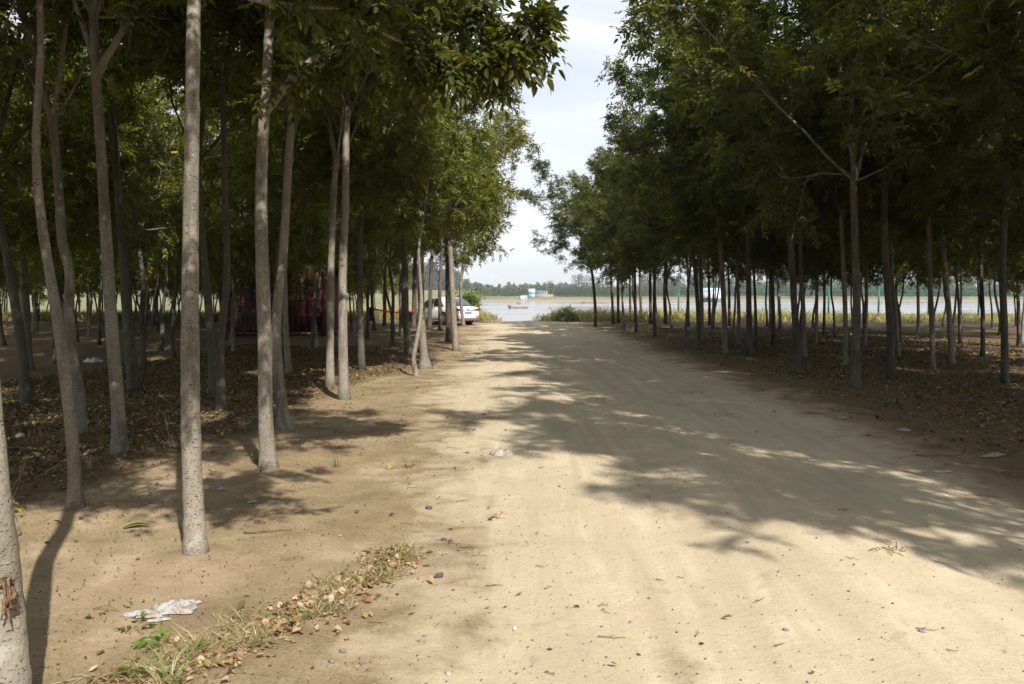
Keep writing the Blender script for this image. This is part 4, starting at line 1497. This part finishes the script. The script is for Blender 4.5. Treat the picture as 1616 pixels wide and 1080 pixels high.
# pump house
bw = simple_mat('pale_blue_wall', (.40, .52, .56), .7, .2, var=.05)
bw2 = simple_mat('white_wall', (.66, .68, .67), .8, .2, var=.06)
bb = simple_mat('blue_wall', (.14, .29, .42), .7, .2, var=.08)
bdark = simple_mat('dark_opening', (.05, .06, .075), .5, .3)
yb_ = 424.0
ph = empty('pump_house', (X(839, yb_), yb_, float(gh(X(839, yb_), yb_))))
tag(ph, 'pale blue tower house with a long low wing on the far bank', 'building')
q = MB(); q.box(-1.75, 1.75, -1.6, 1.6, 2.2, 4.4); tw = q.build('tower', bw, ph)
q = MB(); q.box(-1.9, 1.9, -1.75, 1.75, 4.4, 4.6); q.build('parapet', bw2, tw)
q = MB(); q.box(-1.6, 1.6, -1.45, 1.45, -1, 2.2); q.build('base', bb, ph)
q = MB(); q.box(.4, 1.3, -1.5, -1.452, .1, 1.9); q.build('door', bw2, ph)
q = MB(); q.box(1.752, 8.3, .2, 3.2, 1.7, 3.4); wg = q.build('wing', bw, ph)
for i in range(5):
    q = MB(); q.box(2.1 + i * 1.2, 3.0 + i * 1.2, .12, .198, 2.3, 3.15); q.build('window', bdark, wg)
q = MB(); q.box(1.78, 8.5, 0, 3.4, 3.4, 3.6); q.build('roof', bb, wg)
q = MB(); q.box(1.62, 11.5, -.4, 3.3, -1, 1.69); q.build('plinth', simple_mat('brick_plinth', (.25, .215, .165), .9, .1, var=.2), ph)
sh = empty('shed', (X(826.5, 418), 418, float(gh(X(826.5, 418), 418))))
tag(sh, 'low white shed by the water below the pale blue tower', 'shed')
q = MB(); q.box(-1.7, 1.7, -1.2, 1.2, -1, 1.8); q.build('wall', bw2, sh)
q = MB(); q.box(-1.85, 1.85, -1.35, 1.35, 1.8, 1.98); q.build('roof', bw, sh)
q = MB(); q.box(.5, 1.4, -1.25, -1.202, .2, 1.5); q.build('door', bb, sh)
# islets in the river
for nm, lab, pts, hh_ in [('islet', 'small muddy islet with a bush at its end in the middle of the river', [(801, 834, 487)], .35), ('islet', 'low brown sandbar far out in the river on the fence side', [(916, 958, 479.5)], .35),
                          ('islet', 'tiny dark mud spit far out in the river', [(816, 822, 480.5)], .2)]:
    (xa, xb, py) = pts[0]
    p0 = G(xa, py, WATER); p1 = G(xb, py, WATER)
    mb = MB()
    n_ = 22
    c_ = (p0 + p1) / 2
    hl = (p1[0] - p0[0]) / 2
    for j in range(7):
        for i in range(n_ + 1):
            u_ = -1 + 2 * i / n_
            v_ = -1 + j / 3
            wv = hl * .9 * math.sqrt(max(0, 1 - u_ * u_)) * (1 + .2 * math.sin(5 * u_))
            mb.v.append((u_ * hl, v_ * wv, -.05 + hh_ * max(0, 1 - v_ * v_) * max(0, 1 - u_ * u_) ** .5 * (1 + .3 * math.sin(9 * u_ + v_))))
    for j in range(6):
        for i in range(n_):
            a = j * (n_ + 1) + i
            mb.f4.append([a, a + 1, a + n_ + 2, a + n_ + 1])
    rt = empty(nm, c_)
    tag(rt, lab, 'islet')
    mb.build('mud', simple_mat('river_mud', (.20, .15, .09), .9, .1, var=.3, scale=1.5), rt, True)
    gr_n = int(900 * min(1, hl))
    rs = np.random.RandomState(int(xa))
    a_ = rs.uniform(-1, 1, gr_n)
    px_ = np.stack([a_ * hl * .9, rs.normal(0, .25, gr_n) * hl * .6], -1)
    v, f, c = blades(px_, rs.uniform(.15, .45, gr_n) * hh_ / .35 * np.where(a_ < -.8, 2.6, 1), rs.uniform(.03, .08, gr_n), rs, [(.20, .17, .09, 3), (.13, .13, .06, 2)])
    v[:, 2] -= np.repeat(gh(px_[:, 0], px_[:, 1]), 5)
    v[:, 2] += .12
    o = link('reeds', np_mesh('reeds', v, f, False, c), rt, M['grass'])
# bright bush behind the car, dark weeds on the bank
def bush(px, py_top, Y, r_, label, pal, seed, name='bush', nsp=900, squash=1.0):
    rs = np.random.RandomState(seed)
    x_ = X(px, Y)
    zb_ = float(gh(x_, Y))
    h_ = CAMH + (464 - py_top) / F * Y - zb_
    rt = empty(name, (x_, Y, zb_))
    tag(rt, label, 'bush')
    mb = MB()
    P, D = [], []
    for i in range(26):
        az = rs.uniform(0, 6.28)
        d = unit(np.array([math.cos(az) * r_ * squash, math.sin(az) * r_ * squash, h_ * rs.uniform(.7, 1.4)]))
        st = grow(mb, None, (rs.normal(0, .1), rs.normal(0, .1), -.05), d, h_ * rs.uniform(.6, 1.0), .014, .004, rs, 6, .4, .1, 4)
        for j in range(int(nsp / 26)):
            k = rs.randint(1, 6)
            P.append(st[k] + rs.normal(0, r_ * .22, 3))
            D.append(unit(rs.normal(0, 1, 3) + np.array([0, 0, -.4])))
    P = np.array(P)
    P[:, 2] = np.maximum(P[:, 2], .05)
    V, Fc, C = sprays(P, np.array(D), rs, L=.22, ls=.13)
    C = C / C.mean(0) * np.array(pal)
    mb.build('stems', M['bark_dark'], rt)
    link('foliage', np_mesh('foliage', V, Fc, False, C), rt, M['leaf'])


bush(738, 452, 52.5, 1.0, 'bright yellow-green bush behind the white car', (.10, .14, .03), 5, nsp=1500)
bush(720, 462, 53.5, .8, 'low yellow-green bush half hidden behind the car roof', (.12, .17, .035), 6)
bush(887, 482, 47.2, .45, 'grey-green weed bush standing on the grassy bank', (.17, .19, .09), 7, nsp=300)
bush(899, 479, 47.6, .5, 'taller thin weed bush leaning over the river grass', (.18, .19, .10), 8, nsp=300)

# ------------------------------------------------------------------ litter and stones on the ground
def crumple(name, px, py, rx, ry, h, label, cat, mat, seed, rot=0.0):
    rs = np.random.RandomState(seed)
    c = G(px, py)
    c[2] = float(gh(c[0], c[1])) + .006
    nr, na = 9, 34
    mb = MB()
    ph_ = rs.uniform(0, 6.28, 6)
    mb.v.append((0, 0, h * .6))
    for i in range(1, nr + 1):
        for j in range(na):
            a = 2 * math.pi * j / na
            rad = i / nr * (1 + .22 * math.sin(2 * a + ph_[0]) + .16 * math.sin(5 * a + ph_[1]) + .08 * math.sin(9 * a + ph_[2]))
            x_ = rad * rx * math.cos(a)
            y_ = rad * ry * math.sin(a)
            z_ = h * (1 - (i / nr) ** 2 * .9) * (.45 + .55 * abs(math.sin(x_ / rx * 3.1 + ph_[3] + 2 * math.sin(y_ / ry * 2.3 + ph_[4])))) + abs(rs.normal(0, h * .16))
            mb.v.append((x_ * math.cos(rot) - y_ * math.sin(rot), x_ * math.sin(rot) + y_ * math.cos(rot), z_ if i < nr else .001))
    for j in range(na): mb.f3.append([0, 1 + j, 1 + (j + 1) % na])
    for i in range(nr - 1):
        for j in range(na): mb.f4.append([1 + i * na + j, 1 + (i + 1) * na + j, 1 + (i + 1) * na + (j + 1) % na, 1 + i * na + (j + 1) % na])
    o = mb.build(name, mat, None, True)
    o.location = c
    return tag(o, label, cat)


def dirty_white(name, c):
    m, nt, out = new_mat(name)
    b = NB(nt)
    tc = b.n('ShaderNodeTexCoord').outputs['Object']
    col = b.mix(b.mapr(b.noise(tc, 22, 5, .65), .52, .62), c, (.30, .22, .14))
    col = b.mix(b.mapr(b.noise(tc, 70, 4, .6), .4, .7, 0, .4), col, tuple(q * .7 for q in c))
    b.pbr(out, col, .5, b.bump(b.noise(tc, 45, 4, .6, 1.0), .9, .02), .3)
    return m


plast = dirty_white('white_plastic_film', (.38, .375, .36))
paper = simple_mat('grey_paper', (.42, .385, .33), .8, .2, var=.25, scale=30)
tan = simple_mat('tan_scrap', (.30, .22, .14), .85, .2, var=.4, scale=40)
grey_s = simple_mat('pale_grey_slab', (.27, .24, .20), .9, .1, var=.3, scale=30)
crumple('plastic_scrap', 226, 968, .085, .045, .026, 'smaller white crumpled plastic scrap, nearer the bark-wounded trunk', 'litter', plast, 1, .1)
crumple('plastic_bag', 276, 958, .10, .075, .042, 'torn white plastic bag crumpled on the soil beyond the verge grass', 'litter', plast, 2, .3)
crumple('plastic_bag', 303, 948, .04, .03, .02, 'small white tail of plastic torn off beside the crumpled bag', 'litter', plast, 3, .9)
crumple('plastic_scrap', 252, 975, .05, .018, .012, 'flat white strip of plastic between the two crumpled pieces', 'litter', plast, 9, .2)
crumple('cloth_scrap', 793, 719, .12, .08, .06, 'white ragged cloth scrap in the middle of the sandy track', 'litter', dirty_white('white_rag', (.36, .335, .29)), 4, -.5)
crumple('paper_scrap', 791, 814, .045, .05, .035, 'brown crumpled paper lump on the sand below the white rag', 'litter', tan, 5)
crumple('paper_scrap', 398, 790, .035, .03, .012, 'little white paper scrap near the grey bough-bearing tree', 'litter', plast, 7)
crumple('paper_scrap', 349, 774, .03, .025, .02, 'tiny white lump on shaded soil behind the pale trunk', 'litter', plast, 8)
crumple('flat_slab', 1425, 681, .09, .06, .03, 'pale grey slab lying in tree shade beside the track', 'slab', grey_s, 10)
crumple('flat_slab', 1475, 742, .14, .05, .02, 'long grey slab pressed flat in the shaded sand', 'slab', grey_s, 11)
crumple('flat_slab', 1568, 719, .14, .06, .025, 'greyish slab farthest from the track in the shade', 'slab', grey_s, 12, .4)
crumple('flat_slab', 1326, 662, .09, .06, .02, 'small pale slab in shade near the front fence-side tree', 'slab', grey_s, 13, .2)
crumple('red_scrap', 92, 573, .16, .12, .10, 'dark red scrap of cloth under the slim leaning tree', 'litter', simple_mat('red_cloth', (.16, .03, .035), .8, .2), 14)
crumple('white_wrapper', 148, 572.5, .21, .12, .10, 'white wrapper lying on leaf litter beside the forked brown tree', 'litter', simple_mat('dull_white', (.50, .50, .50), .6, .3, var=.3, scale=14), 15)


def stone(px, py, r_, col, label, seed, name='stone', group=None, flat=.6):
    rs = np.random.RandomState(seed)
    c = G(px, py)
    mb = MB()
    nu, nv = 10, 6
    ph_ = rs.uniform(0, 6.28, 5)
    mb.v.append((0, 0, -r_ * flat))
    for i in range(1, nv):
        th = math.pi * i / nv
        for j in range(nu):
            a = 2 * math.pi * j / nu
            k = r_ * (1 + .22 * math.sin(2 * a + ph_[0]) + .15 * math.sin(3 * a + 2 * th + ph_[1]) + rs.normal(0, .05))
            mb.v.append((k * math.sin(th) * math.cos(a), k * .8 * math.sin(th) * math.sin(a), -k * flat * math.cos(th)))
    mb.v.append((0, 0, r_ * flat))
    for j in range(nu):
        mb.f3.append([0, 1 + (j + 1) % nu, 1 + j])
        mb.f3.append([len(mb.v) - 1, 1 + (nv - 2) * nu + j, 1 + (nv - 2) * nu + (j + 1) % nu])
    for i in range(nv - 2):
        for j in range(nu): mb.f4.append([1 + i * nu + j, 1 + i * nu + (j + 1) % nu, 1 + (i + 1) * nu + (j + 1) % nu, 1 + (i + 1) * nu + j])
    key = 'stone_%d_%d_%d' % tuple(int(q * 100) for q in col)
    if key not in M: M[key] = simple_mat('stone', col, .85, .25, var=.25, scale=60, bump=.003)
    o = mb.build(name, M[key], None, False)
    o.location = (c[0], c[1], float(gh(c[0], c[1])) + r_ * flat * .45 + .003)
    o.rotation_euler = (0, 0, rs.uniform(0, 6.28))
    return tag(o, label, 'stone', group)


dk, gy_, wh_, rd_ = (.075, .07, .07), (.17, .158, .142), (.50, .48, .44), (.30, .13, .08)
stone(693, 909, .026, dk, 'dark stone on the soil beside the track, largest of the dark ones', 1)
stone(677, 801, .026, dk, 'dark stone on the soil level with the brown paper lump', 2)
stone(700, 847, .018, dk, 'dark stone nearer the big leafless soil, first of a pair', 3)
stone(711, 851, .022, dk, 'elongated dark stone, second of a pair beside the track', 4)
stone(505, 960, .033, dk, 'flat dark shard in the verge grass', 5, flat=.25)
stone(715, 932, .010, dk, 'small dark pebble just below the largest dark stone', 6)
stone(847, 843, .014, gy_, 'grey pebble alone in the middle of the sand', 7)
stone(812, 990, .014, wh_, 'white pebble alone on sand, nearest the camera', 8)
stone(883, 770, .018, rd_, 'red brick crumb on the bright sand below the shadow', 9)
stone(524, 1055, .016, gy_, 'grey stone at the verge near the lower frame edge', 10)
stone(570, 1056, .012, gy_, 'grey pebble next to the verge stone', 11)
stone(541, 1038, .015, gy_, 'pale grey stone just above two others at the verge', 12)
stone(32, 687, .062, (.50, .48, .42), 'white round stone lying in the leaf litter', 13, flat=.55)
stone(997, 983, .014, (.22, .225, .27), 'bluish pebble in the middle of the near sand', 14)
stone(1455, 996, .018, (.20, .20, .23), 'bluish grey stone on sand at the fence side', 15)
stone(707, 1066, .018, (.34, .31, .27), 'pale stone on the brown patch near the camera', 16)
stone(1240, 998, .014, gy_, 'grey pebble beside a wheel rut', 17)
stone(1008, 1037, .010, dk, 'dark pebble on the near sand', 18)
rs = np.random.RandomState(31)
for i in range(22):
    px = rs.choice([rs.uniform(520, 760), rs.uniform(300, 700), rs.uniform(800, 1500)])
    py = rs.uniform(700, 1070)
    stone(px, py, rs.uniform(.006, .013), [dk, gy_, (.33, .27, .2)][rs.randint(3)], 'tiny loose pebble lying on the sandy soil', 50 + i, 'pebble', 'tiny pebbles on the sandy soil')

# twigs
twm = simple_mat('twig', (.15, .10, .062), .85, .1, var=.3, scale=30)
for i, (px, py, L, a) in enumerate([(865, 928, .06, .9), (955, 966, .07, -1.0), (1075, 911, .05, .2), (1199, 952, .08, .7), (1331, 811, .10, .2), (1345, 891, .07, -.6), (1461, 994, .09, -.5), (1503, 1026, .05, -.8),
                                (1043, 917, .06, -.8), (951, 956, .05, .3), (965, 1008, .13, -.12), (868, 1066, .05, -.8), (853, 896, .07, -.6), (925, 836, .05, .9), (1485, 719, .5, .02), (850, 600, .25, .2), (820, 590, .3, .1),
                                (730, 790, .12, .3), (425, 838, .30, .22), (455, 880, .10, .2), (1230, 1020, .06, .5), (1100, 1003, .08, 1.2), (780, 925, .09, .1), (690, 741, .16, .3)]):
    c = G(px, py)
    rs = np.random.RandomState(300 + i)
    n_ = 6
    pts = []
    for k in range(n_):
        t_ = k / (n_ - 1) - .5
        pts.append((L * t_ * math.cos(a) + rs.normal(0, L * .04), L * t_ * math.sin(a) + rs.normal(0, L * .04), .006 + abs(rs.normal(0, .004))))
    mb = MB()
    r_ = .0026 if L < .2 else .006
    mb.tube(spline(pts, 12), np.linspace(r_, r_ * .5, 12), 5)
    if L > .07: mb.tube([pts[2], (pts[2][0] + L * .15, pts[2][1] + L * .13, .01), (pts[2][0] + L * .25, pts[2][1] + L * .16, .008)], [r_ * .6, r_ * .5, r_ * .3], 4)
    o = mb.build('twig', twm, None, True)
    o.location = (c[0], c[1], float(gh(c[0], c[1])) + .004)
    tag(o, 'thin dry twig lying on the sandy ground', 'twig', 'twigs on the sandy ground')

# the large yellow-green leaf, leafy sprigs, weeds
c = G(215, 833)
mb = MB()
n_ = 12
L, Wd = .17, .032
for i in range(n_ + 1):
    u_ = i / n_
    w_ = Wd * math.sin(math.pi * min(1, u_ * .96 + .03)) ** .75
    for s_ in (-1, -.5, 0, .5, 1): mb.v.append((-L / 2 + L * u_, s_ * w_, .012 + .02 * abs(s_) * (.4 + .6 * math.sin(3 * u_)) + .014 * math.sin(math.pi * u_)))
for i in range(n_):
    for j in range(4): mb.f4.append([i * 5 + j, i * 5 + j + 1, (i + 1) * 5 + j + 1, (i + 1) * 5 + j])
mb.tube([(L / 2 - .005, 0, .012), (L / 2 + .02, .004, .014), (L / 2 + .045, .012, .008)], [.002, .0018, .0012], 5)
o = mb.build('large_leaf', simple_mat('yellow_green_leaf', (.22, .25, .07), .45, .4, var=.3, scale=14), None, True)
o.location = (c[0], c[1], float(gh(c[0], c[1])) + .004)
o.rotation_euler = (0, 0, .45)
tag(o, 'single large yellow-green leaf lying on the soil between two near trunks', 'leaf')


def sprig(px, py, n, L, label, seed, col, name='leafy_sprig', rise=.02, ls=.075, ext=.07, cat='sprig'):
    rs = np.random.RandomState(seed)
    c = G(px, py)
    z0 = float(gh(c[0], c[1]))
    rt = empty(name, (c[0], c[1], z0))
    tag(rt, label, cat)
    mb = MB()
    a0 = rs.uniform(0, 6.28)
    st = []
    for i in range(5): st.append((-L / 2 + L * i / 4, rs.normal(0, .012), .01 + rise * math.sin(math.pi * i / 4)))
    st = [(x_ * math.cos(a0) - y_ * math.sin(a0), x_ * math.sin(a0) + y_ * math.cos(a0), z_) for x_, y_, z_ in st]
    mb.tube(spline(st, 10), .0022, 5)
    mb.build('stem', twm, rt)
    P = np.array(st)[rs.randint(0, 5, n)] + rs.normal(0, .02, (n, 3)) * np.array([1, 1, .2])
    P[:, 2] = np.abs(P[:, 2]) + .008
    D = np.stack([rs.normal(0, 1, n), rs.normal(0, 1, n), rs.uniform(-.05, .35, n)], -1)
    V, Fc, C = sprays(P, D, rs, L=ext, ls=ls, hd=True, droop=.05, yellow=0, nleaf=5)
    V[:, 2] = np.maximum(V[:, 2], .004 + .01 * rs.rand(len(V)))
    C = C / C.mean(0) * np.array(col) * rs.uniform(.8, 1.2, (len(C), 1))
    link('leaves', np_mesh('leaves', V, Fc, False, C), rt, M['leaf'])


sprig(213, 995, 3, .10, 'small wilted green sprig below the white plastic', 1, (.13, .16, .055), ls=.05)
sprig(268, 1019, 4, .12, 'curled green leafy sprig between the plastic and verge grass', 2, (.15, .20, .05), ls=.058)
sprig(205, 1058, 5, .16, 'leafy sprig mixed with dead leaves at the start of the verge', 3, (.18, .19, .05), ls=.055)
sprig(165, 965, 2, .14, 'thin pale sprig lying beside the crumpled plastic', 4, (.19, .19, .07), ls=.03)
sprig(402, 730, 6, .10, 'small green weed at the foot of the bough-bearing tree', 5, (.07, .13, .03), rise=.06, name='weed', cat='weed')
sprig(605, 880, 6, .18, 'brownish leafy weed patch at the upper end of the verge', 6, (.18, .17, .05), ls=.04, name='weed', cat='weed')
sprig(630, 738, 3, .12, 'pale green leaf sprig lying on sand right of the near trunks', 7, (.25, .27, .09), ls=.05)
sprig(20, 822, 7, .2, 'yellow-green leafy weed beside the bark-wounded trunk', 8, (.22, .21, .04), rise=.06, ls=.05, name='weed', cat='weed')
sprig(1410, 876, 6, .22, 'brown dry twiggy sprig lying in the wheel track', 12, (.16, .115, .06), ls=.03, ext=.09)
sprig(1405, 640, 5, .2, 'small green weed in shade by the front fence-side tree', 9, (.05, .09, .025), rise=.1, name='weed', cat='weed')


def tuft(px, py, n, h, label, seed, pal, lean=.45, spread=.03, name='grass_tuft', wd=(.003, .007)):
    rs = np.random.RandomState(seed)
    c = G(px, py)
    P = np.stack([c[0] + rs.normal(0, spread, n), c[1] + rs.normal(0, spread, n)], -1)
    v, f, cc = blades(P, h * rs.uniform(.45, 1.1, n), rs.uniform(*wd, n), rs, pal, lean)
    v = v - np.array([c[0], c[1], float(gh(c[0], c[1]))])
    o = link(name, np_mesh(name, v, f, False, cc), None, M['grass'])
    o.location = (c[0], c[1], float(gh(c[0], c[1])))
    return tag(o, label, 'grass tuft')


GG = [(.16, .22, .06, 3), (.22, .24, .08, 2), (.30, .27, .13, 1)]
tuft(635, 866, 46, .10, 'small green grass tuft at the far end of the verge', 1, GG)
tuft(272, 1078, 30, .17, 'long-bladed green grass tuft at the lower frame edge', 2, GG, .9, .02, wd=(.005, .010))
tuft(455, 985, 90, .09, 'yellow-green grass tuft in the middle of the verge', 3, GG, .6, .05)
tuft(400, 1015, 90, .08, 'dry grass tuft among dead leaves on the verge', 4, [(.26, .25, .10, 3), (.36, .29, .16, 3)], .7, .06)
tuft(505, 958, 60, .07, 'short grass tuft by the flat dark shard', 5, GG, .6, .04)
tuft(530, 738, 20, .22, 'thin upright weed growing at the shadow edge on soil', 6, GG, .25, .02)
tuft(350, 1040, 90, .08, 'matted dry grass tuft near the start of the verge', 7, [(.26, .25, .10, 3), (.36, .29, .16, 3)], .8, .06)
# dry weed stalks
for i, (px, py, tops, lab) in enumerate([(272, 715, [(250, 662), (262, 670), (246, 690), (258, 655)], 'dry bare weed stalk behind the pale straight trunk'),
                                     (12, 800, [(30, 735), (45, 718), (22, 760)], 'bent dry straw stalks beside the bark-wounded trunk'),
                                     (68, 675, [(68, 640), (72, 650)], 'upright dry stalk near the dark leaning tree')]):
    c = G(px, py)
    rs = np.random.RandomState(60 + i)
    mb = MB()
    for (tx_, ty_) in tops:
        tp = PY(tx_, ty_, c[1]) - c
        pts = [np.zeros(3), tp * .35 + rs.normal(0, .02, 3), tp * .7 + rs.normal(0, .025, 3), tp]
        mb.tube(spline(pts, 10), np.linspace(.003, .0012, 10), 4)
        for k in range(3):
            s_ = pts[2] + (tp - pts[2]) * rs.rand()
            mb.tube([s_, s_ + rs.normal(0, .035, 3) + np.array([0, 0, .03])], [.0014, .0008], 3)
    o = mb.build('dry_weed', simple_mat('dry_stalk', (.30, .24, .16), .85, .1), None, True)
    o.location = (c[0], c[1], float(gh(c[0], c[1])))
    tag(o, lab, 'weed')

# ------------------------------------------------------------------ the air between here and the far bank
m, nt, out = new_mat('haze_air')
pv = nt.nodes.new('ShaderNodeVolumePrincipled')
pv.inputs['Color'].default_value = (.86, .90, .96, 1)
pv.inputs['Density'].default_value = .00038
pv.inputs['Anisotropy'].default_value = .2
nt.links.new(pv.outputs[0], out.inputs['Volume'])
q = MB()
q.box(float(gx[0]) - 6, float(gx[-1]) + 6, float(gy[0]) - 6, float(gy[-1]) + 6, float(GZ.min()) - 1, 24.0)
o = q.build('haze', m)
tag(o, kind='stuff')
print('HAZE', gx[0], gx[-1], gy[0], gy[-1])
